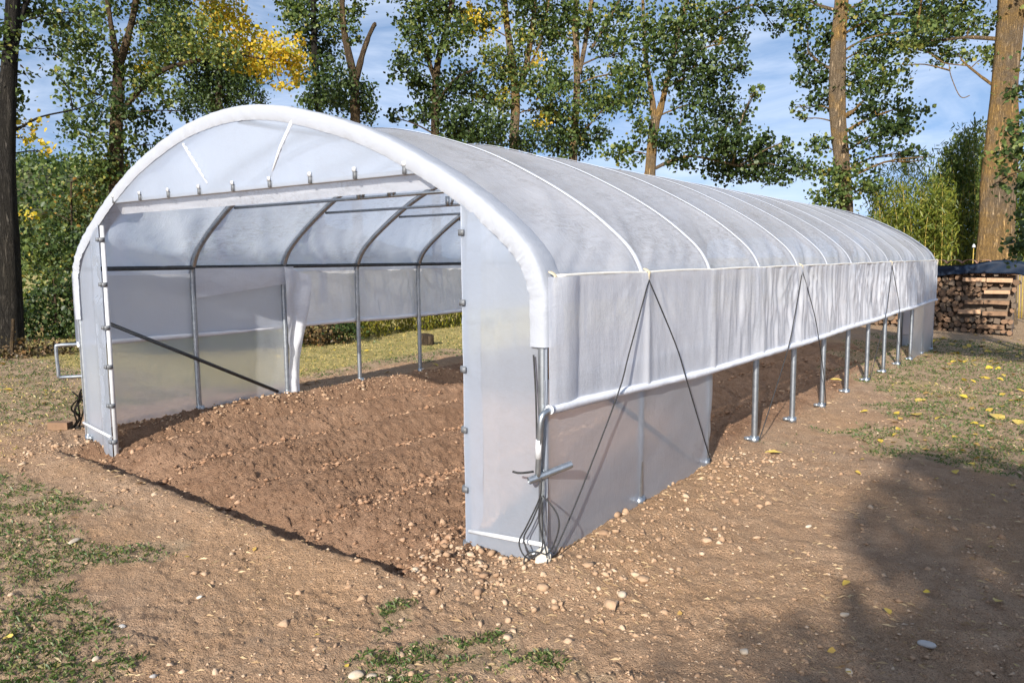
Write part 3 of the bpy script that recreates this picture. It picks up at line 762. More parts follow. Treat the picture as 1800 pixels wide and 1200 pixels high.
        T(MB().tube([(xa[0] + 0.03, yw - sgn * 0.034, zz + (0.05 if s < 0 else -0.03)), (xa[1], yw - sgn * 0.036, zz + (-0.02 if s < 0 else 0.0))], 0.013, 8), 'bottom_rail', M['white'])
    if front:
        for i in range(9):
            q = -1.72 + i * 0.4125
            c = MB().box((XC + q, yw - 0.026, ZB + 0.012), (0.022, 0.024, 0.046))
            T(c, 'film_clip', M['clip'])
            T(MB().box((XC + q, yw - 0.037, ZB + 0.046), (0.030, 0.006, 0.026)), 'clip_tab', M['white'])
        for xx in (PXL, PXR):
            for i, zq in enumerate((0.05, 0.37, 0.71, 1.05, 1.42, 1.80)):
                zz = zq - (0.05 if xx == PXR else 0)
                c = MB().tube([(xx, yw - 0.014, zz), (xx, yw - 0.014, zz + 0.034)], 0.028, 10); c.box((xx + 0.010 * (1 if xx == PXR else -1), yw - 0.044, zz + 0.017), (0.036, 0.010, 0.03))
                T(c, 'film_clip', M['clip'])
end_wall(Y0, 1, True)
end_wall(Y1, -1, False)

# padded white band round the front arch, wraps from the front face over the top
def arch_band(yf, sgn, zr_end, zl_end):
    idx = [i for i, p in enumerate(arc) if not ((p.x > 0 and p.z < zr_end) or (p.x < 0 and p.z < zl_end))]
    # extra rings for creases
    pts = []; nn = []
    for a, b in zip(idx[:-1], idx[1:]):
        for t in (0, 0.25, 0.5, 0.75):
            pts.append(arc[a].lerp(arc[b], t)); nn.append(arc_n[a].lerp(arc_n[b], t).normalized())
    pts.append(arc[idx[-1]]); nn.append(arc_n[idx[-1]])
    sec = [(-0.090, -0.029), (-0.078, -0.034), (-0.045, -0.038), (-0.02, -0.038), (0.004, -0.034), (0.012, -0.018), (0.015, 0.02), (0.013, 0.07), (0.010, 0.12), (0.004, 0.15)]
    v = np.zeros((len(pts), len(sec), 3)); s = 0.0
    for i, (p, n) in enumerate(zip(pts, nn)):
        if i: s += (p - pts[i - 1]).length
        for j, (rr, yy) in enumerate(sec):
            w = float(fbm(np.array([s * 16.0]), np.array([j * 0.35]), 3, 251, 0.6)[0]); w2 = float(fbm(np.array([s * 45.0 + j * 0.8]), np.array([j * 0.7]), 2, 261)[0])
            steep = 1.0 + 1.4 * math.exp(-((p.z - 1.65) / 0.25) ** 2)
            rr2 = rr + (0.003 * w2 if j == 0 else 0) + 0.004 * w * (j > 2)
            q = p + n * rr2
            pl = abs(float(vnoise(np.array([s * 20.0 + 0.9 * j * (0.3 + p.z * 0.2)]), np.array([0.5]), 271)[0])) * 2
            v[i, j] = (XC + q.x, yf + sgn * (yy - (0.003 * w + 0.003 * (1 - pl) ** 4) * steep * (j < 5)), q.z)
    link('arch_band', np_mesh('arch_band', v.reshape(-1, 3), grid_faces(len(pts), len(sec))), M['band'], TUN)
arch_band(Y0, 1, 1.12, 1.05)
arch_band(Y1, -1, 1.2, 1.2)

# eave battens, knots and cords
def batten(side):
    x0 = XC + side * 2.545; pts = []
    for q in np.arange(Y0 + 0.06, Y1 + 0.08, 0.1):
        fr = ((q - Y0) / BAY) % 1
        pts.append((x0, q, 1.53 + 0.006 * math.sin(fr * math.pi)))
    b = T(MB().tube(pts, 0.011, 6), 'eave_batten', M['cream'])
    return b
bt = batten(1); batten(-1)
xk = XC + 2.56
for k in (0, 1, 4, 8, 12):
    y = Y0 + BAY * k + (0.03 if k == 0 else 0)
    mb = MB(); random.seed(k)
    for q in range(5):
        a = random.uniform(-.02, .02)
        mb.tube(catmull([(xk - 0.03, y + a, 1.555), (xk + 0.004, y + a * 0.6, 1.535), (xk + 0.002, y + a * .2, 1.505), (xk - .004, y - a * .4, 1.475 - 0.01 * q)], 3), 0.005, 6)
    T(mb, 'rope_knot', M['rope'])
def cord(pts, r=0.0048, name='guy_cord'):
    return T(MB().tube(pts, r, 6), name, M['cord'])
for k, a, b in ((1, 0, 2), (4, 3, 5), (8, 7, 9)):
    yk = Y0 + BAY * k
    for e in (a, b):
        ye = Y0 + BAY * e + (0.03 if e == 0 else 0.0)
        zb_ = bar_z(yk + (ye - yk) * 0.45, 1)
        yb_ = yk + (ye - yk) * (1.49 - zb_) / 1.5
        zg = hz(XR, ye)
        cord(catmull([(xk + 0.002, yk, 1.485), (xk + 0.035, yk + (ye - yk) * 0.3, 1.06), (xk + 0.04, yb_, zb_), (xk + 0.015, yk + (ye - yk) * 0.8, 0.33), (xk - 0.01, ye, zg + 0.02)], 4))
# cord from the band end to the crank, hank of spare cord, foot block
cord(catmull([(XR - 0.06, Y0 - 0.04, 1.13), (XR - 0.045, Y0 - 0.045, 0.95), (XR - 0.03, Y0 - 0.06, 0.78), (XR - 0.02, Y0 - 0.07, 0.52)], 4))
zf = hz(XR, Y0)
for pts in ([(-2.17, 3.20, 0.50), (-2.175, 3.19, 0.40), (-2.25, 3.18, 0.24), (-2.30, 3.18, 0.14), (-2.26, 3.18, 0.07), (-2.20, 3.19, 0.09), (-2.165, 3.20, 0.15), (-2.17, 3.20, 0.40)],
            [(-2.165, 3.205, 0.41), (-2.09, 3.21, 0.34), (-2.07, 3.21, 0.26), (-2.11, 3.205, 0.14), (-2.15, 3.20, 0.10)],
            [(-2.17, 3.195, 0.41), (-2.18, 3.19, 0.28), (-2.14, 3.19, 0.14), (-2.13, 3.19, 0.09)],
            [(-2.13, 3.185, 0.11), (-2.20, 3.17, 0.115), (-2.25, 3.165, 0.08), (-2.25, 3.16, 0.03), (-2.19, 3.16, 0.0), (-2.13, 3.17, 0.02), (-2.12, 3.18, 0.09)],
            [(-2.168, 3.2, 0.40), (-2.22, 3.185, 0.27), (-2.27, 3.18, 0.17), (-2.24, 3.18, 0.10)]):
    cord(catmull(pts, 5), 0.0042, 'cord_hank')
bv, bf = IV.copy(), IF
bl = MB(); rs = np.random.default_rng(3)
bl.add([(-2.185 + p[0] * 0.05 * (1 + .2 * rs.random()), 3.235 + p[1] * 0.045, 0.04 + p[2] * 0.10 * (1 + .15 * rs.random())) for p in bv], [tuple(q) for q in bf])
T(bl, 'foot_block', M['concrete'], None, False)

# ------------------------------------------------------------------ trees and shrubs
def leaf_mesh(name, c, size, mat, aspect=0.85, droop=0.5, sub=None):
    """c (n,3) leaf centres, size (n,): six-sided leaves, folded along the midrib"""
    n = len(c)
    d = RNG.normal(size=(n, 3)); d[:, 2] -= droop * 1.3; d /= np.linalg.norm(d, axis=1)[:, None]
    q = RNG.normal(size=(n, 3)); s = np.cross(d, q); s /= np.linalg.norm(s, axis=1)[:, None]
    nn = np.cross(d, s)
    L_ = size[:, None] * 0.5; W_ = L_ * aspect; fo = W_ * 0.25
    v = np.stack([c - d * L_, c - d * L_ * 0.35 + s * W_ + nn * fo, c + d * L_ * 0.3 + s * W_ * 0.8 + nn * fo, c + d * L_,
                  c + d * L_ * 0.3 - s * W_ * 0.8 + nn * fo, c - d * L_ * 0.35 - s * W_ + nn * fo], 1).reshape(-1, 3)
    b = (np.arange(n) * 6)[:, None]
    f = np.concatenate([b + np.array([[0, 1, 2, 3]]), b + np.array([[0, 3, 4, 5]])])
    return np_mesh(name, v, f, smooth=False)

def clump_pts(ctr, rx, ry, rz, n, tw):
    """n leaves gathered round twig ends inside an ellipsoid"""
    m = max(3, int(n / tw))
    d = RNG.normal(size=(m, 3)); d /= np.linalg.norm(d, axis=1)[:, None]; d *= (RNG.random((m, 1)) ** 0.45)
    cen = d * np.array([rx, ry, rz])
    k = RNG.integers(0, m, n); sg = 0.17 * (rx * ry * rz) ** (1 / 3) ** 0.5 if False else 0.13 * (rx + rz) * 0.5 + 0.06
    p = cen[k] + RNG.normal(size=(n, 3)) * sg * np.array([1, 1, 0.8])
    return p + np.array(ctr)

def tree(name, label, D, trunk, forks, clumps, leaf_px, dens=1.0, bark='bark', group=None, base_z=-0.3, leafmat='leaf', cat='tree', twig=9, up=True):
    """trunk: [(px, py, width_px)], forks: list of the same, clumps: [(px, py, rx, ry, mat or None, density)]"""
    sc = D / FPX * FPX / math.hypot(FPX, trunk[0][0] - 900.0); leaf_px *= 0.68; dens *= 4.3
    pts = [P(a, b, D) for a, b, w in trunk]; rad = [w * sc / 2 for a, b, w in trunk]
    root = Vector((pts[0].x, pts[0].y, base_z))
    if pts[0].z > base_z + 0.3:
        pts.insert(0, root); rad.insert(0, rad[0] * 1.18)
    t = empty(name, root); props(t, label, cat, group)
    cp = catmull(pts, 6); cr_ = []
    for i in range(len(cp)):
        j = min(i // 6, len(rad) - 2); f_ = (i - j * 6) / 6; cr_.append(rad[j] * (1 - f_) + rad[j + 1] * f_)
    cpd = []; crd = []                                  # finer rings so the bark can be ridged
    for i in range(len(cp) - 1):
        for q in range(4): cpd.append(cp[i].lerp(cp[i + 1], q / 4)); crd.append(cr_[i] * (1 - q / 4) + cr_[i + 1] * q / 4)
    cpd.append(cp[-1]); crd.append(cr_[-1])
    n = 26; mb = MB(); mb.tube(cpd, crd, n, caps=False)
    va = np.array([tuple(q) for q in mb.v]).reshape(len(cpd), n, 3); ce = np.array([tuple(q) for q in cpd])[:, None, :]
    th = np.arange(n)[None, :] * 1.0; zc = np.cumsum([0] + [(cpd[i + 1] - cpd[i]).length for i in range(len(cpd) - 1)])[:, None]
    rid = 0.10 * fbm(th * 0.55 + np.sin(th) * .2, zc * 0.55, 3, int(trunk[0][0])) + 0.05 * np.sin(zc * 1.1 + trunk[0][0]) + 0.05 * fbm(th * 0.15, zc * 1.5, 2, 9)
    rid = rid * np.minimum(1, np.minimum(th, n - th) / 3) if False else rid
    va = ce + (va - ce) * (1 + rid)[..., None]
    mb.v = [tuple(q) for q in va.reshape(-1, 3)]
    mb.build('trunk', M[bark], t)
    tips = list(cp)
    lat = (P(1000, 456, D) - P(800, 456, D)).normalized(); dep = Vector((0, 0, 1)).cross(lat)
    for fk in forks:
        dz = fk[0][3] if len(fk[0]) > 3 else 0.0
        fp = [P(q[0], q[1], D + (dz * i / max(1, len(fk) - 1))) for i, q in enumerate(fk)]
        cf = catmull(fp, 5); m = len(cf); ws = [fk[min(i // 5, len(fk) - 1)][2] * sc / 2 for i in range(m)]
        MB().tube(cf, ws, 8).build('limb', M[bark], t); tips += cf
    groups = {}
    for q in clumps:
        a, b, rx, ry = q[:4]; mt = (q[4] if len(q) > 4 and q[4] else leafmat); de = q[5] if len(q) > 5 else 1.0
        off = random.uniform(-0.6, 0.6) * (rx * sc) * 1.6
        c = P(a, b, D + off)
        Rx, Rz = rx * sc, ry * sc; Rd = Rx * 0.9
        nl = int(dens * de * 2.1 * rx * ry / (leaf_px ** 2 * 0.55))
        p = clump_pts((0, 0, 0), Rx, Rd, Rz, max(nl, 6), twig)
        w = np.array(c)[None] + p[:, :1] * np.array(lat)[None] + p[:, 1:2] * np.array(dep)[None] + p[:, 2:] * np.array([[0, 0, 1.0]])
        groups.setdefault(mt, []).append(w)
        # a branch reaches each clump from the nearest lower point of the wood
        if up:
            best = min(tips, key=lambda s: (s - c).length + 2.5 * max(0, s.z - c.z + 0.2 * (s - c).length))
            dist = (c - best).length
            if dist > 0.15:
                mid = best.lerp(c, 0.5) + Vector((0, 0, 0.08 * dist)) + Vector((random.gauss(0, .05), random.gauss(0, .05), 0)) * dist
                r0 = min(0.055, 0.012 + 0.016 * dist) * max(0.6, D / 30)
                br = MB().tube(catmull([best, mid, c], 4), [r0 * (1 - 0.085 * i) for i in range(9)], 5)
                for _ in range(4):
                    e = Vector(w[random.randrange(len(w))]); s0 = mid.lerp(c, random.random())
                    br.tube([s0, s0.lerp(e, 0.5) + Vector((0, 0, -0.03)), e], [r0 * 0.35, r0 * 0.25, r0 * 0.12], 4)
                br.build('branch', M[bark], t)
    for mt, ws in groups.items():
        w = np.concatenate(ws); sz = leaf_px * sc * (0.5 + 0.5 * RNG.random(len(w)) + 0.6 * RNG.random(len(w)) ** 3)
        link('crown', leaf_mesh('crown', w, sz, M[mt]), M[mt], t)
    return t

def above(px, spread, n, y0=-20, y1=-260, r=60, seed=0):
    """the rest of the crown, above the frame"""
    rs = random.Random(seed)
    return [(px + rs.uniform(-spread, spread), rs.uniform(y1, y0), r * rs.uniform(.7, 1.2), r * rs.uniform(.6, 1.0), None, 0.7) for _ in range(n)]

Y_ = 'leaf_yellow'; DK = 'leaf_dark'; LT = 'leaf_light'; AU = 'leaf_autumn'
tree('poplar_tree', 'grey-trunked tree at the far left edge with drooping leafy twigs', 16.8,
     [(14, 612, 46), (14, 450, 38), (10, 300, 33), (14, 150, 26), (22, 20, 22), (28, -200, 14)],
     [[(14, 140, 14), (34, 40, 9), (60, -30, 6)], [(14, 235, 6), (40, 222, 4), (74, 205, 3), (140, 190, 2), (182, 168, 1.5)]],
     [(5, 70, 40, 50), (55, 15, 55, 35), (110, 30, 45, 35), (25, 195, 30, 40), (55, 225, 22, 25, Y_, .8), (45, 240, 14, 12, Y_), (80, 265, 12, 12, Y_, .7), (60, 128, 22, 8, AU, .6), (90, 90, 30, 25, DK), (100, 130, 14, 12), (0, 150, 25, 40), (5, 340, 16, 25, AU), (15, 400, 40, 25), (150, 25, 30, 25)] + above(30, 120, 8, seed=1),
     12, 0.6, 'bark_grey', base_z=0.0)
tree('poplar_tree', 'forked tree left of the arch with one long yellow-leaved limb', 24.0,
     [(205, 330, 24), (204, 230, 22), (208, 160, 20), (208, 110, 18)],
     [[(208, 115, 11), (196, 50, 8), (186, -20, 7), (170, -150, 4)], [(210, 115, 14), (226, 60, 11), (240, -10, 10), (250, -160, 6)], [(207, 205, 10), (222, 185, 9), (262, 142, 8), (300, 118, 7), (360, 104, 5), (440, 92, 3)], [(300, 118, 5), (330, 112, 4), (400, 95, 4), (470, 105, 2)]],
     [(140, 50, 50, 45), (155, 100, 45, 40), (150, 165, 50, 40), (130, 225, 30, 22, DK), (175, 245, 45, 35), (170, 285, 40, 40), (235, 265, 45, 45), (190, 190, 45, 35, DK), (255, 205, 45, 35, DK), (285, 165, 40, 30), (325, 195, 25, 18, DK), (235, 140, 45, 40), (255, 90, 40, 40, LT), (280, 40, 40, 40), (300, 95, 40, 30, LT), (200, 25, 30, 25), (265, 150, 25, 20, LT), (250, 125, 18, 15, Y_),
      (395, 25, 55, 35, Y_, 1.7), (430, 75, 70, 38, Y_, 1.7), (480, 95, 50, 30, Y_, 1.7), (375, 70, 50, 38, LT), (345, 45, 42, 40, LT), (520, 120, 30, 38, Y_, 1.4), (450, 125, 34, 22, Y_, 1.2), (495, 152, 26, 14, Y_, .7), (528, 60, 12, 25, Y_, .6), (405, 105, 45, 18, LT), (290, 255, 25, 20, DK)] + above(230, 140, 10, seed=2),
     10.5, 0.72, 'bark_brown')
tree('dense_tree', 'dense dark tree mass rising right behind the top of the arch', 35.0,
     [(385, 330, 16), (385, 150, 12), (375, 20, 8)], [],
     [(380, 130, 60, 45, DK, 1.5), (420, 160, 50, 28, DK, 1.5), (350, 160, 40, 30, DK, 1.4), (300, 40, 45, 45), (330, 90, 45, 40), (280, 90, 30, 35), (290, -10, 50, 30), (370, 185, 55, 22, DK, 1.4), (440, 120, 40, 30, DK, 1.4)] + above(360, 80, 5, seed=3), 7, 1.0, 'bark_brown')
tree('poplar_tree', 'narrow dark poplar between the yellow limb and the dead snag', 32.0,
     [(562, 330, 13), (560, 190, 12), (552, 70, 10), (552, -150, 6)], [],
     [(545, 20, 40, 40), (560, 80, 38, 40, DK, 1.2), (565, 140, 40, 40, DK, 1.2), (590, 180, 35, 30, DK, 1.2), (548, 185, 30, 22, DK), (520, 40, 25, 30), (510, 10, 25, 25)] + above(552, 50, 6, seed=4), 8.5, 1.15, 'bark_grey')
tree('poplar_tree', 'poplar with a bare broken snag leaning right beside its trunk', 30.0,
     [(627, 330, 17), (624, 190, 16), (622, 140, 14), (606, 60, 11), (601, -10, 9), (598, -200, 5)],
     [[(625, 145, 11), (636, 100, 9), (648, 65, 7), (660, 40, 4)], [(650, 62, 3), (656, 52, 2), (662, 44, 1)]],
     [(640, 165, 22, 32, DK, 1.2), (646, 195, 18, 25, DK), (600, 150, 32, 40, DK), (622, 60, 12, 22), (590, 30, 26, 35), (625, 20, 16, 20), (635, 70, 6, 8)] + above(605, 50, 6, seed=5), 8.5, 1.1, 'bark_brown')
tree('poplar_tree', 'leafy dark-green poplar standing alone right of the broken snag', 32.0,
     [(766, 330, 15), (765, 200, 14), (768, 120, 12), (786, 45, 10), (796, -20, 8), (800, -200, 5)], [[(768, 150, 8), (740, 60, 6), (735, -20, 4)], [(768, 180, 6), (800, 140, 5), (840, 120, 3)]],
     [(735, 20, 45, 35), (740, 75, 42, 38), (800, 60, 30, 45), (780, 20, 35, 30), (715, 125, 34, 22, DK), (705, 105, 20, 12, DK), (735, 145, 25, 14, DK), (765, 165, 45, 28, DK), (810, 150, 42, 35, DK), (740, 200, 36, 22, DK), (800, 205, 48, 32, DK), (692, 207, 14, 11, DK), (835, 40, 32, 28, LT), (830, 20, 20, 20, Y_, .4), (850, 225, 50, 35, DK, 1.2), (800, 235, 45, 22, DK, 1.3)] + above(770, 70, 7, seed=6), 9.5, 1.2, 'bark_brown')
tree('poplar_tree', 'pale-stemmed poplar with yellowing sparse twigs over the front bays', 33.0,
     [(903, 330, 18), (904, 240, 17), (906, 165, 14), (896, 80, 12), (886, -10, 11), (880, -200, 6)], [[(915, 150, 10), (926, 110, 10), (938, 30, 8), (942, -60, 6)], [(906, 170, 5), (930, 120, 4), (955, 60, 3), (965, 0, 3)]],
     [(870, 110, 40, 32, LT), (900, 125, 45, 32), (860, 165, 42, 24), (945, 150, 45, 34), (920, 65, 26, 32, LT), (850, 45, 38, 30, Y_, .35), (870, 25, 30, 25, LT, .5), (955, 195, 35, 30, AU), (885, 185, 30, 20, LT), (885, 162, 12, 8, Y_), (840, 170, 14, 10, Y_), (945, 105, 10, 14, Y_), (950, 215, 20, 12, Y_, .6), (930, 245, 40, 28, DK, 1.2), (870, 240, 25, 28, DK), (955, 40, 22, 40), (920, 20, 26, 26)] + above(900, 60, 6, seed=7), 8.5, 1.05)
tree('poplar_tree', 'tall slender twin-stemmed poplar over the middle bays of the tunnel', 34.0,
     [(1006, 330, 15), (1008, 260, 14), (1014, 150, 12), (1012, 60, 10), (1012, -40, 8), (1010, -200, 5)], [[(1018, 130, 8), (1028, 80, 8), (1040, 0, 7), (1046, -60, 5)], [(1040, 85, 5), (1062, 50, 4), (1090, 0, 3), (1110, -40, 2)], [(1010, 250, 4), (1040, 215, 3)]],
     [(1040, 155, 30, 36), (995, 205, 40, 40), (1060, 190, 32, 28), (975, 60, 32, 45), (1050, 40, 45, 35), (1000, 30, 30, 35), (1085, 130, 22, 20), (1020, 250, 38, 28, DK, 1.2), (1060, 235, 18, 24, DK), (980, 250, 30, 28, DK, 1.2), (1085, 175, 28, 22), (1065, 80, 25, 22, DK), (985, 140, 26, 40), (1095, 95, 10, 10), (1090, 20, 25, 20)] + above(1020, 70, 6, seed=8), 9, 1.1)
tree('poplar_tree', 'big spreading poplar with an ochre trunk forking above the ridge', 31.0,
     [(1142, 330, 21), (1143, 300, 20), (1147, 250, 18), (1151, 212, 18)],
     [[(1150, 214, 11), (1146, 170, 9), (1140, 130, 8), (1134, 90, 6), (1130, 0, 5), (1128, -120, 4)], [(1153, 214, 13), (1164, 180, 10), (1180, 110, 8), (1198, 40, 8), (1210, -10, 6), (1230, -150, 4)], [(1152, 296, 6), (1180, 283, 5), (1220, 275, 4), (1300, 292, 3)], [(1195, 60, 4), (1280, 20, 4), (1330, 8, 3)]],
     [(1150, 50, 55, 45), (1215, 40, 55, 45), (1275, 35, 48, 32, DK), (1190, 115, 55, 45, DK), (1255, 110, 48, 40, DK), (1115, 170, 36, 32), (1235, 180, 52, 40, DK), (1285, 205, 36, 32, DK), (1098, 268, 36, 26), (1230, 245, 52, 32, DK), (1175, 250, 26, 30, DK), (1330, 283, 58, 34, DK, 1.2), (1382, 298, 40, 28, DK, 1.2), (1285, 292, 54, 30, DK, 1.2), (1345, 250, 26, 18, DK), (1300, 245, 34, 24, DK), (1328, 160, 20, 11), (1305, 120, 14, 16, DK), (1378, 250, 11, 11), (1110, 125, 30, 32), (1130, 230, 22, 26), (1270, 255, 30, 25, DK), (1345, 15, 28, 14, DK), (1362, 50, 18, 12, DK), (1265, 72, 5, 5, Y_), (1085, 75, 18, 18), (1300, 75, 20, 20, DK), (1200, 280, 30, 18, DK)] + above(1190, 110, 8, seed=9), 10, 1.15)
tree('poplar_tree', 'upright poplar with straight orange-lichened trunk behind the tunnel end', 30.0,
     [(1488, 380, 22), (1480, 290, 27), (1472, 180, 27), (1474, 80, 25), (1480, -10, 23), (1486, -200, 14)],
     [[(1482, 235, 6), (1520, 212, 4), (1565, 195, 2)], [(1484, 205, 8), (1500, 195, 5), (1515, 180, 3)], [(1478, 130, 5), (1440, 110, 4), (1420, 90, 3)], [(1476, 20, 6), (1440, 10, 5), (1415, -5, 4)]],
     [(1415, 35, 30, 35), (1428, 125, 30, 34, DK), (1408, 95, 20, 18, DK), (1520, 30, 52, 30), (1540, 85, 48, 36), (1505, 130, 34, 34), (1560, 140, 44, 26), (1590, 195, 38, 20), (1535, 185, 44, 26, DK), (1545, 240, 52, 30, DK), (1600, 268, 24, 12, DK), (1440, 175, 28, 24, DK), (1440, 255, 26, 22), (1440, 300, 38, 22), (1490, 325, 48, 30), (1412, 208, 12, 8), (1397, 188, 8, 8), (1600, 55, 55, 30), (1620, 20, 50, 25), (1455, 75, 26, 36, DK), (1390, 20, 30, 18, DK), (1580, 225, 32, 20, DK), (1460, 345, 40, 20), (1530, 330, 30, 16), (1510, 290, 30, 22, None, .7), (1630, 275, 12, 8, DK, .6)] + above(1500, 110, 8, seed=10), 10.5, 1.1)
tree('poplar_tree', 'thick-trunked tree with deeply ridged bark rising behind the woodpile', 27.0,
     [(1750, 470, 64), (1752, 400, 54), (1757, 300, 50), (1765, 180, 44), (1774, 60, 41), (1780, -20, 40), (1790, -220, 24)],
     [[(1752, 155, 5), (1725, 135, 4), (1700, 115, 3), (1690, 105, 2)], [(1745, 150, 4), (1720, 132, 3), (1705, 118, 2)], [(1702, 116, 2), (1665, 112, 2), (1655, 108, 1)], [(1668, 112, 1.5), (1672, 135, 1.5), (1688, 170, 1.5), (1705, 168, 1)], [(1768, 70, 7), (1700, 66, 5), (1640, 72, 4), (1610, 60, 3)]],
     [(1640, 55, 48, 32), (1700, 40, 50, 36), (1675, 95, 40, 18), (1735, 100, 24, 20, LT), (1600, 85, 28, 16, LT), (1765, 32, 20, 16), (1590, 115, 10, 8, LT), (1660, 15, 50, 20)] + above(1740, 130, 8, seed=11), 10, 1.05, base_z=-0.4)
tree('broadleaf_tree', 'long-leaved bright green branches hanging in from the right edge', 16.5,
     [(1850, 620, 20), (1850, 300, 15), (1840, 100, 10)], [[(1846, 250, 5), (1800, 235, 4), (1765, 230, 2)], [(1848, 320, 5), (1800, 300, 3), (1745, 325, 2)], [(1842, 180, 5), (1800, 160, 3), (1765, 155, 2)]],
     [(1795, 230, 26, 40), (1785, 275, 34, 26), (1760, 300, 20, 8), (1750, 330, 20, 8), (1800, 330, 25, 25, DK), (1790, 165, 28, 14), (1772, 152, 20, 6), (1800, 380, 16, 40, DK), (1845, 120, 50, 60), (1850, 230, 50, 60), (1850, 330, 50, 60), (1800, 430, 22, 40, DK)], 14, 0.9, 'bark_brown', base_z=-0.2)

# bamboo thicket behind the woodpile
def bamboo(name, label, cols, D, mat, seed, leaf_px=8):
    rs = random.Random(seed); sc = D / FPX * 0.88
    c0 = P(cols[0][0], 456, D); t = empty(name, (c0.x, c0.y, -0.4)); props(t, label, 'bamboo', 'bamboo behind the woodpile')
    culm = MB(); W = []
    for px, top in cols:
        d = D + rs.uniform(-1.4, 1.4); b = P(px, 456, d); b.z = -0.4; tp = P(px + rs.uniform(-14, 14), top, d); mid = P(px, (456 + top) / 2, d)
        culm.tube(catmull([b, mid, tp], 5), [0.022 - 0.0018 * i for i in range(11)], 5)
        for _ in range(int((470 - top) / 3.0)):
            y = rs.uniform(top - 4, 470); c = P(px + rs.gauss(0, 9), y, d + rs.gauss(0, .3))
            n = rs.randint(5, 9); p = RNG.normal(size=(n, 3)) * 0.14; W.append(np.array(c)[None] + p)
    culm.build('culms', M['bamboo_cane'], t)
    w = np.concatenate(W); sz = leaf_px * sc * (0.7 + 0.9 * RNG.random(len(w)))
    link('crown', leaf_mesh('crown', w, sz, M[mat], 0.22, 0.9), M[mat], t)
M['bamboo_cane'] = simple('bamboo_cane', (0.30, 0.24, 0.05), (0.45, 0.30, 0.06), 6, 0.5)
rs = random.Random(4)
bamboo('bamboo', 'low yellow-green bamboo just above the far end of the roof', [(1535 + i * 4.2, 348 + rs.uniform(-38, 30) + max(0, 14 - i) * 1.6) for i in range(36)], 31, 'bamboo_light', 1)
bamboo('bamboo', 'tall dark bamboo between the roof end and the thick trunk', [(1630 + i * 3.2, 326 - min(i, 22) * 3.6 + rs.uniform(-34, 34)) for i in range(34)], 33.5, 'bamboo_dark', 2)
bamboo('bamboo', 'dark bamboo filling the gap right of the thick trunk', [(1772 + i * 5, 300 + rs.uniform(-40, 20)) for i in range(16)], 30, 'bamboo_dark', 3)
bamboo('bamboo', 'sparse feathery bamboo tips against the sky right of the orange trunk', [(1545 + i * 13, 268 + rs.uniform(-5, 40)) for i in range(8)], 38, 'bamboo_dark', 5, 7)

# shrubs on the left and beyond the left lawn
def shrub(name, label, D, clumps, leaf_px, mat, dens=1.0, group=None, bark='bark_brown', base=None, bz=0.0):
    a = base or clumps[0][0]
    return tree(name, label, D, [(a, 640, 7), (a + 3, 560, 5), (a, min(c[1] for c in clumps) + 20, 3)], [], clumps, leaf_px, dens, bark, group, bz, mat, 'shrub')
shrub('shrub', 'bright green rounded bush beside the far-left trunk', 21, [(90, 425, 44, 36), (60, 475, 42, 44, LT), (112, 475, 45, 46), (46, 430, 28, 34, DK), (132, 435, 28, 36, DK), (40, 530, 40, 40, DK)], 10, 'leaf', 0.75)
shrub('shrub', 'orange-tinged tall bush against the left shoulder of the arch', 24, [(125, 365, 40, 30, AU), (160, 335, 34, 34, AU), (190, 300, 30, 30, AU), (75, 400, 34, 24, AU), (150, 395, 40, 40, AU), (55, 375, 16, 16, Y_, .5), (110, 400, 40, 30, DK)], 9.5, 'leaf_autumn', 0.7)
shrub('shrub', 'dark green bush filling the gap behind the left crank handle', 19, [(95, 540, 48, 45, DK), (130, 500, 40, 50, DK), (60, 580, 45, 35, DK), (120, 585, 40, 35, DK), (20, 560, 30, 50, DK), (150, 560, 40, 50, DK), (75, 520, 26, 18, None, .6), (125, 470, 20, 18, LT, .6)], 10.5, 'leaf_dark', 0.9)
shrub('bramble', 'low brown brambles and dead bracken along the left lawn edge', 15.5, [(20, 640, 40, 25), (70, 645, 42, 26), (120, 640, 42, 26), (165, 640, 36, 26), (95, 620, 40, 22), (40, 615, 36, 22), (-30, 640, 40, 30), (215, 640, 40, 26)], 9, 'leaf_brown', 1.0)
shrub('shrub', 'dark shady bush seen under the left curtain', 15.0, [(540, 585, 40, 26), (585, 595, 36, 26), (510, 605, 30, 24), (560, 612, 46, 16), (600, 570, 35, 30, DK), (480, 590, 40, 30, DK), (430, 590, 40, 30, DK), (380, 590, 50, 30, DK), (320, 595, 50, 30, DK), (260, 600, 50, 30, DK), (230, 590, 40, 40, DK)], 8.5, 'leaf_brown', 1.2)
def willow_hedge():
    D = 16.0; t = empty('willow_hedge', (P(720, 600, D).x, P(720, 600, D).y, 0.0)); props(t, 'yellow-green hedge of trailing stems seen under the left curtain', 'hedge')
    W = []; st = MB(); rs = random.Random(9)
    for i in range(190):
        px = rs.uniform(618, 900); d = D + (px - 620) * 0.013 + rs.uniform(-.5, .9); top = P(px, 505 + rs.uniform(-20, 15), d); bot = P(px + rs.uniform(-8, 8), 612 + rs.uniform(-10, 3), d); bot.z = max(bot.z, 0.02)
        if i % 3 == 0: st.tube([top, top.lerp(bot, .5) + Vector((rs.gauss(0, .05), 0, 0)), bot], 0.008, 4)
        n = 46; tt = RNG.random(n)[:, None]
        W.append(np.array(top)[None] * (1 - tt) + np.array(bot)[None] * tt + RNG.normal(size=(n, 3)) * np.array([.07, .07, .03]))
    st.build('stems', M['bark_brown'], t)
    w = np.concatenate(W); sz = 0.085 * (0.6 + 0.8 * RNG.random(len(w)))
    link('crown', leaf_mesh('crown', w, sz, M['willow'], 0.3, 1.6), M['willow'], t)
willow_hedge()
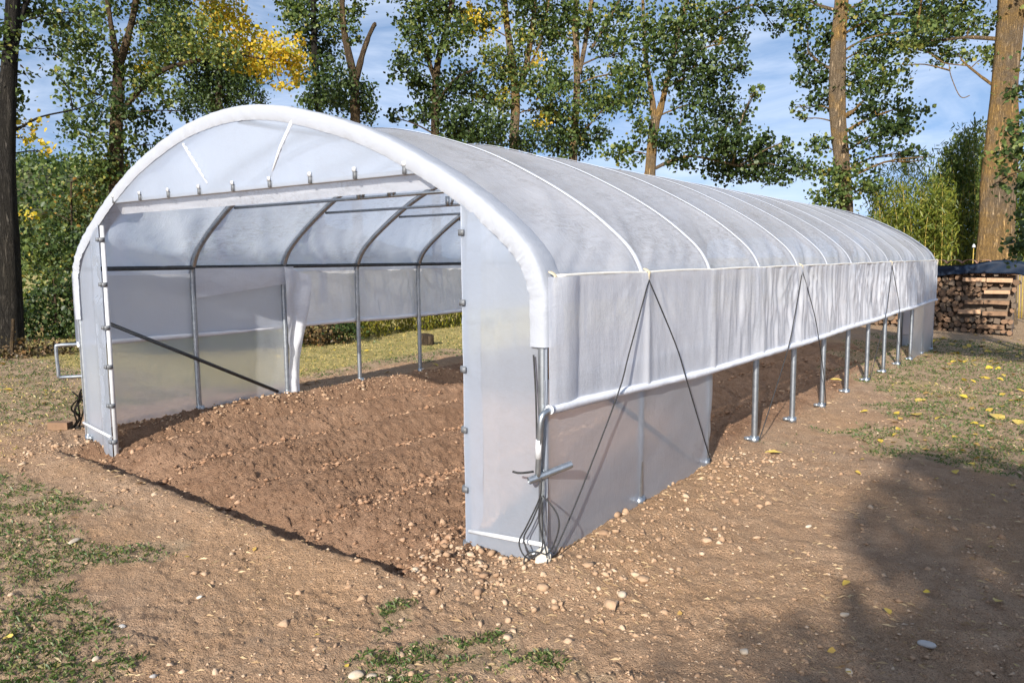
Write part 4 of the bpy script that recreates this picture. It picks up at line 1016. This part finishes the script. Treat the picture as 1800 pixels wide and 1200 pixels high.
# far wooded hill on the left
def hill():
    n1, n2 = 140, 26
    a = np.linspace(R(-96), R(-40), n1); u = np.linspace(0, 1, n2)
    A, U = np.meshgrid(a, u, indexing='ij')
    rr = 150 + 130 * U
    ridge = 30 * np.exp(-((A - R(-68)) / R(14)) ** 2) + 10 * np.exp(-((A - R(-52)) / R(9)) ** 2)
    z = -1 + ridge * sstep(0, 0.9, U) + 2.0 * fbm(A * 60, U * 8, 3, 301) * sstep(0.05, 0.2, U)
    v = np.stack([np.sin(A) * rr, np.cos(A) * rr, z], -1)
    o = link('hill', np_mesh('hill', v.reshape(-1, 3), grid_faces(n1, n2)), M['hill_ground']); o['kind'] = 'structure'
    # its far-off wood reads as one mass
    m = 30000; aa = RNG.uniform(R(-88), R(-50), m); uu = RNG.random(m)
    r2 = 150 + 130 * uu; rg = 30 * np.exp(-((aa - R(-68)) / R(14)) ** 2) + 10 * np.exp(-((aa - R(-52)) / R(9)) ** 2)
    zz = -1 + rg * sstep(0, 0.9, uu) + np.abs(RNG.normal(0, 2.6, m)) + 2.0 * fbm(aa * 60, uu * 8, 3, 301)
    c = np.stack([np.sin(aa) * r2, np.cos(aa) * r2, zz], -1)
    w = link('hillside_wood', leaf_mesh('hillside_wood', c, 0.95 * (0.6 + 0.9 * RNG.random(m)), M['leaf'], 0.8, 0.2), M['leaf'])
    props(w, 'far wooded hillside behind the left shrubs', 'woodland', None, 'stuff')
M['hill_ground'] = simple('hill_ground', (0.05, 0.065, 0.025), (0.09, 0.085, 0.035), 0.06, 0.95)
hill()

# trees out of frame, behind the viewpoint, whose shade lies on the right foreground
def shade_tree(label, x, y, h0, h1, r, seed, n=16, dens=1.0):
    rs = random.Random(seed); t = empty('shade_tree', (x, y, -0.05)); props(t, label, 'tree')
    tp = Vector((x, y, h1 + 1)); MB().tube(catmull([(x, y, -0.2), (x + .15, y, h0), tp], 6), [0.24 - 0.015 * i for i in range(13)], 10).build('trunk', M['bark_brown'], t)
    W = []
    for i in range(n):
        a = rs.uniform(0, 6.283); q = r * math.sqrt(rs.random()); c = Vector((x + q * math.cos(a), y + q * math.sin(a), rs.uniform(h0, h1)))
        MB().tube([Vector((x, y, max(1.0, c.z - 0.8 * q))), c], [0.05, 0.015], 5).build('branch', M['bark_brown'], t)
        W.append(clump_pts(c, 0.75, 0.75, 0.6, int(420 * dens), 10))
    w = np.concatenate(W)
    link('crown', leaf_mesh('crown', w, 0.15 * (0.65 + 0.7 * RNG.random(len(w))), M['leaf']), M['leaf'], t)
shade_tree('leafy tree behind the viewpoint shading the right foreground', 5.9, -12.8, 5.4, 9.4, 2.45, 21, 24)
shade_tree('leafy tree nearer the viewpoint shading the woodpile and far lawn', 5.9, -4.8, 8.2, 12.4, 2.2, 22, 20, 0.75)

# ------------------------------------------------------------------ woodpile
WY, WX0, WX1, WZ = 23.0, -5.6, -1.28, -0.38
pile = empty('woodpile', ((WX0 + WX1) / 2, WY, WZ)); props(pile, 'stacked firewood pile beyond the far end of the tunnel', 'woodpile')
rs = random.Random(17)
def log_mesh(kind, seed):
    r_ = random.Random(seed); n = {0: 7, 1: 4, 2: 5}[kind]; L_ = 0.42; v = []
    for yy in (0, L_):
        for i in range(n):
            a = 2 * math.pi * i / n + (0.3 if kind else 0); q = 1 + r_.uniform(-.22, .22); v.append((math.cos(a) * q, yy, math.sin(a) * q))
    f = [(i, (i + 1) % n, n + (i + 1) % n, n + i) for i in range(n)] + [tuple(range(n)), tuple(range(2 * n - 1, n - 1, -1))]
    me = bpy.data.meshes.new('log'); me.from_pydata(v, [], f); me.materials.append(M[('log_a', 'log_b', 'log_c')[seed % 3]]); me.update(); return me
M['log_a'] = simple('log_brown', (0.18, 0.11, 0.065), (0.10, 0.062, 0.038), 9, 0.9)
M['log_b'] = simple('log_tan', (0.26, 0.155, 0.09), (0.16, 0.095, 0.055), 9, 0.9)
M['log_c'] = simple('log_grey', (0.17, 0.125, 0.09), (0.09, 0.065, 0.045), 9, 0.9)
LOGS = [log_mesh(k % 3, s) for k, s in zip(range(9), (0, 1, 2, 4, 5, 3, 8, 6, 7))]
PLANKS = [(-2.43, -1.91, 1.00), (-1.90, -1.33, 0.99), (-1.94, -1.37, 0.69), (-2.36, -1.94, 0.43), (-1.93, -1.37, 0.43), (-2.50, -1.98, 0.18), (-1.95, -1.40, 0.15), (-2.06, -1.45, -0.19), (-3.6, -3.1, 0.3), (-4.4, -3.9, 0.6)]
for xa, xb_, zq in PLANKS:
    mb = MB().box(((xa + xb_) / 2, WY - 0.02, zq), (xb_ - xa - 0.015, 0.10, rs.uniform(0.085, 0.11)), 0, 0, Matrix.Rotation(rs.uniform(-.03, .03), 3, 'Y') @ Matrix.Rotation(rs.uniform(-.06, .06), 3, 'Z'))
    mb.build('billet', M['plank'] if rs.random() < .7 else M['log_b'], pile, False)
z = WZ; nlog = 0
while z < 1.20:
    x = WX0 + rs.uniform(0, .08)
    while x < WX1 - 0.05:
        rad = rs.uniform(0.055, 0.098)
        if not any(xa - 0.03 < x + rad < xb_ + 0.03 and abs(zq - (z + rad)) < 0.085 for xa, xb_, zq in PLANKS):
            o = bpy.data.objects.new('log', rs.choice(LOGS)); COL.objects.link(o); o.parent = pile; nlog += 1
            o.location = Vector((x + rad, WY + rs.uniform(-.07, .09), z + rad * 0.85 + rs.uniform(-.025, .025))) - pile.location
            o.rotation_euler = (rs.uniform(-.10, .10), rs.uniform(0, 6.28), rs.uniform(-.15, .15)); o.scale = (rad, 1, rad * rs.uniform(.7, 1.05))
        x += rad * 1.85
    z += 0.135
# dark box added inside the stack so gaps read as depth
MB().box(((WX0 + WX1) / 2, WY + 0.45, (WZ + 1.2) / 2), (WX1 - WX0 - 0.05, 0.5, 1.54)).build('stack_backing', M['log_c'], pile, False)
# tarpaulin draped over the pile
nx, nv = 70, 14
xs = np.linspace(WX0 - 0.1, WX1 + 0.42, nx); us = np.linspace(0, 1, nv); X, U = np.meshgrid(xs, us, indexing='ij')
front = 0.27 + 0.06 * np.sin(X * 3.1) + 0.05 * fbm(X * 2.2, X * 0, 3, 311)
top = 1.33 + 0.14 * sstep(-2.6, -1.6, X) - 0.20 * sstep(-1.35, -0.75, X) + 0.02 * fbm(X * 3, U * 2, 2, 313)
zz = np.where(U > 0.45, top - front * ((U - 0.45) / 0.55), top + 0.02 * np.sin(U * 9)); yy = np.where(U > 0.45, WY - 0.08 - 0.03 * np.sin(X * 7 + U * 6) - 0.05 * (U - .45), WY + 0.55 - (U / 0.45) * 0.63)
tp = link('tarpaulin', np_mesh('tarpaulin', np.stack([X, yy, zz], -1).reshape(-1, 3), grid_faces(nx, nv)), M['tarp'])
sol = tp.modifiers.new('thickness', 'SOLIDIFY'); sol.thickness = 0.012
props(tp, 'dark blue tarpaulin draped over the top of the firewood pile', 'tarpaulin')
names = ['leftmost clay roof tile lying on the blue tarpaulin', 'clay roof tile second from left on the blue tarpaulin', 'clay roof tile third from left on the blue tarpaulin', 'rightmost clay roof tile lying on the blue tarpaulin']
for i in range(4):
    mb = MB(); v = []; f = []
    cx = -2.98 + i * 0.34; n = 8
    for yy in (WY + 0.0, WY + 0.42):
        for rr in (0.17, 0.152):
            for j in range(n + 1):
                a = math.pi * j / n; v.append((cx + rr * math.cos(a), yy, 1.40 + rr * 0.6 * math.sin(a) + 0.01))
    m = n + 1
    for j in range(n):
        f += [(j, j + 1, 2 * m + j + 1, 2 * m + j), (m + j, 3 * m + j, 3 * m + j + 1, m + j + 1), (j, m + j, m + j + 1, j + 1), (2 * m + j, 2 * m + j + 1, 3 * m + j + 1, 3 * m + j)]
    f += [(0, 2 * m, 3 * m, m), (n, m + n, 3 * m + n, 2 * m + n)]
    o = mb.add(v, f).build('roof_tile', M['tile']); props(o, names[i], 'tile', 'clay tiles on the tarpaulin')
sk = empty('garden_stake', (-2.48, 25.6, -0.4)); props(sk, 'thin orange stake with a white cap behind the roof tiles', 'stake')
MB().tube([(-2.48, 25.6, -0.5), (-2.47, 25.6, 1.85)], 0.014, 6).build('shaft', M['bamboo_cane'], sk)
MB().tube([(-2.47, 25.6, 1.84), (-2.47, 25.6, 1.89), (-2.47, 25.6, 1.94)], [0.05, 0.04, 0.012], 8).build('cap', M['white'], sk)

# ------------------------------------------------------------------ single stones, leaves and oddments
def stone(label, x, y, s, mat='stone', seed=0, flat=0.55, group='loose stones on the ground'):
    rs_ = np.random.default_rng(seed); v = (IV * (1 + 0.7 * (rs_.random((12, 1)) - 0.5)) + 0.3 * (rs_.random((12, 3)) - .5)) * np.array([s[0], s[1], max(s) * flat]) / 2
    me = np_mesh('stone', v, IF, True); o = link('stone', me, M[mat]); o.location = (x, y, float(height(np.array([x]), np.array([y]))[0]) + max(s) * flat * 0.2); o.rotation_euler = (0, 0, seed * 1.3)
    sb = o.modifiers.new('round', 'SUBSURF'); sb.levels = 1; sb.render_levels = 2
    props(o, label, 'stone', group)
stone('flat cream stone at the bottom edge left of centre, larger of the pair', -2.22, 1.965, (0.09, 0.06), 'stone', 1, .4)
stone('round cream stone just right of the flat pair at the bottom', -2.09, 2.02, (0.045, 0.04), 'stone', 2, .6)
stone('second flat cream stone touching the flat one at the bottom edge', -2.165, 1.995, (0.06, 0.055), 'stone', 3, .4)
stone('long pale flake of stone on the bare earth at left', -4.63, 1.98, (0.115, 0.05), 'stone', 4, .28)
stone('small white stone in the left foreground grass', -3.39, 2.01, (0.035, 0.035), 'concrete', 5, .7)
stone('grey stone at the bottom left of the grass patches', -2.87, 1.49, (0.04, 0.028), 'grey_stone', 6, .5)
stone('grey stone lying amid the grass left of centre', -3.4, 1.64, (0.05, 0.035), 'grey_stone', 7, .4)
stone('pinkish stone in the lower left grass', -3.19, 1.42, (0.045, 0.04), 'stone', 8, .6)
stone('large light stone in the sunlit spot at lower right', -1.04, 3.03, (0.075, 0.045), 'stone', 9, .4)
stone('pale oval stone in the shade at right', -0.79, 3.66, (0.05, 0.038), 'stone', 10, .6)
stone('round pale stone near the bottom edge at right', -0.65, 3.13, (0.05, 0.045), 'stone', 11, .6)
stone('big brown stone in the deep shade at far right', -0.43, 3.55, (0.095, 0.06), 'grey_stone', 12, .5)
stone('yellowish stone on sunlit earth beyond the shade edge', -1.25, 4.74, (0.05, 0.04), 'stone', 13, .6)
stone('lump of brown stone in front of the right corner post', -1.7, 3.2, (0.065, 0.055), 'clod_stone', 14, .7) if False else stone('lump of tan stone in front of the right corner post', -1.7, 3.2, (0.065, 0.055), 'stone', 14, .7)
stone('white-topped stone out in the tilled soil', -4.12, 5.02, (0.05, 0.04), 'concrete', 15, .7)
stone('pale stone on the tilled soil left of the right door post', -2.91, 3.08, (0.05, 0.045), 'stone', 16, .7)
stone('squarish yellow stone at the foot of the right front panel', -2.44, 3.20, (0.045, 0.04), 'stone', 17, .9)
stone('brown stone beside the end of the dug edge', -2.73, 2.84, (0.06, 0.05), 'stone', 18, .7)

def fallen(label, x, y, s, seed, mat='litter'):
    rs_ = random.Random(seed); v = []; n = 9
    for i in range(n):
        a = 2 * math.pi * i / n; q = s * (0.5 + 0.06 * rs_.uniform(-1, 1)) * (1.25 if i == 0 else 1) ; v.append((q * math.cos(a), q * 0.85 * math.sin(a), 0.10 * s * abs(math.sin(a)) + rs_.uniform(0, .06) * s))
    v.append((0, 0, 0)); f = [(i, (i + 1) % n, n) for i in range(n)]
    me = bpy.data.meshes.new('fallen_leaf'); me.from_pydata(v, [], f); me.materials.append(M[mat]); me.update()
    o = link('fallen_leaf', me); o.location = (x, y, float(height(np.array([x]), np.array([y]))[0]) + 0.012); o.rotation_euler = (rs_.uniform(-.2, .2), rs_.uniform(-.2, .2), rs_.uniform(0, 6.28))
    props(o, label, 'leaf', 'single fallen leaves')
M['litter_yellow'] = simple('yellow_litter', (0.62, 0.47, 0.10), (0.48, 0.33, 0.08), 20, 0.6)
fallen('yellow fallen leaf in the grass near the left edge', -3.71, 1.29, 0.05, 1, 'litter_yellow')
fallen('yellow leaf at the foot of the nearest open-side post', -1.95, 6.25, 0.12, 2, 'litter_yellow')
fallen('bright yellow leaf on the earth beside the right-hand posts', -1.42, 10.05, 0.15, 3, 'litter_yellow')
fallen('broad yellow leaf on the right lawn nearest the edge of frame', -0.62, 9.45, 0.19, 4, 'litter_yellow')
fallen('second yellow leaf lying against the broad one on the right lawn', -0.42, 9.3, 0.14, 5, 'litter_yellow')
fallen('tan curled leaf in the middle of the right lawn', -1.29, 8.84, 0.15, 6)
fallen('yellow leaf between two posts in the curtain shadow line', -2.45, 10.3, 0.16, 7, 'litter_yellow')
fallen('yellow leaf on the shaded lawn by the left-hand posts', -7.95, 6.35, 0.16, 8, 'litter_yellow')
# litter too plentiful to count
x, y, r = view_points(5200, 2.0, 24)
k = RNG.random(len(x)) < np.clip((sstep(-2.0, -1.2, x) * sstep(6, 8, y) * 0.5 + sstep(-1.2, 0, x) * 0.08 + (x < -7.6) * 0.10 + sstep(13, 17, y) * (x > -2.5) * 0.8 + 0.006) * (1 - bed_mask(x, y) * .95), 0, 1)
x, y, r = x[k], y[k], r[k]
c = np.stack([x, y, height(x, y) + 0.014], -1)
def flat_leaves(c, size):
    n = len(c); a = RNG.random(n) * 6.283; tl = RNG.normal(0, .25, (n, 2)); v = []
    pts = np.array([(-1, 0), (-.3, .8), (.35, .65), (1.1, 0), (.35, -.65), (-.3, -.8)])
    ca, sa = np.cos(a)[:, None], np.sin(a)[:, None]
    lx = pts[None, :, 0] * size[:, None] / 2; ly = pts[None, :, 1] * size[:, None] / 2
    X = lx * ca - ly * sa; Y = lx * sa + ly * ca; Z = X * tl[:, :1] + Y * tl[:, 1:] + np.abs(ly) * 0.3
    v = np.stack([c[:, :1] + X, c[:, 1:2] + Y, c[:, 2:] + Z], -1).reshape(-1, 3); b = (np.arange(n) * 6)[:, None]
    return np_mesh('leaf_litter', v, np.concatenate([b + np.array([[0, 1, 2, 3]]), b + np.array([[0, 3, 4, 5]])]), False)
o = link('leaf_litter', flat_leaves(c, np.clip(0.016 + 0.0065 * r, 0, .12) * (0.6 + .7 * RNG.random(len(x)))), M['litter']); props(o, 'scattered dry yellow and tan leaves on lawn and earth', 'leaf litter', None, 'stuff')

blk = MB().box((-7.86, 3.32, hz(-7.86, 3.32) + 0.035), (0.20, 0.09, 0.07), 0.55); o = blk.build('wood_block', M['log_b'], None, False); props(o, 'short sawn wood block lying left of the left front corner', 'block')
rs = random.Random(2); mb = MB()
for i in range(5):
    a = [( -7.55 + rs.uniform(-.08, .06), 3.36 + rs.uniform(-.05, .1), 0.42 - 0.10 * j + rs.uniform(-.02, .02)) for j in range(5)]
    a = [(p[0] - 0.05 * j, p[1], max(p[2], 0.03)) for j, p in enumerate(a)]
    mb.tube(catmull(a, 3), 0.008, 5)
o = mb.build('vine_stem', M['bark_grey']); props(o, 'tangle of dry dark stems at the left front corner', 'plant')
s_ = P(750, 600, 14.4); mb = MB(); v = []
mb.tube([(s_.x, s_.y, 0.0), (s_.x, s_.y, 0.12), (s_.x + .02, s_.y, 0.24)], [0.17, 0.14, 0.125], 11); st = mb.build('tree_stump', M['bark_brown']); props(st, 'old tree stump on the lawn in front of the trailing hedge', 'stump')
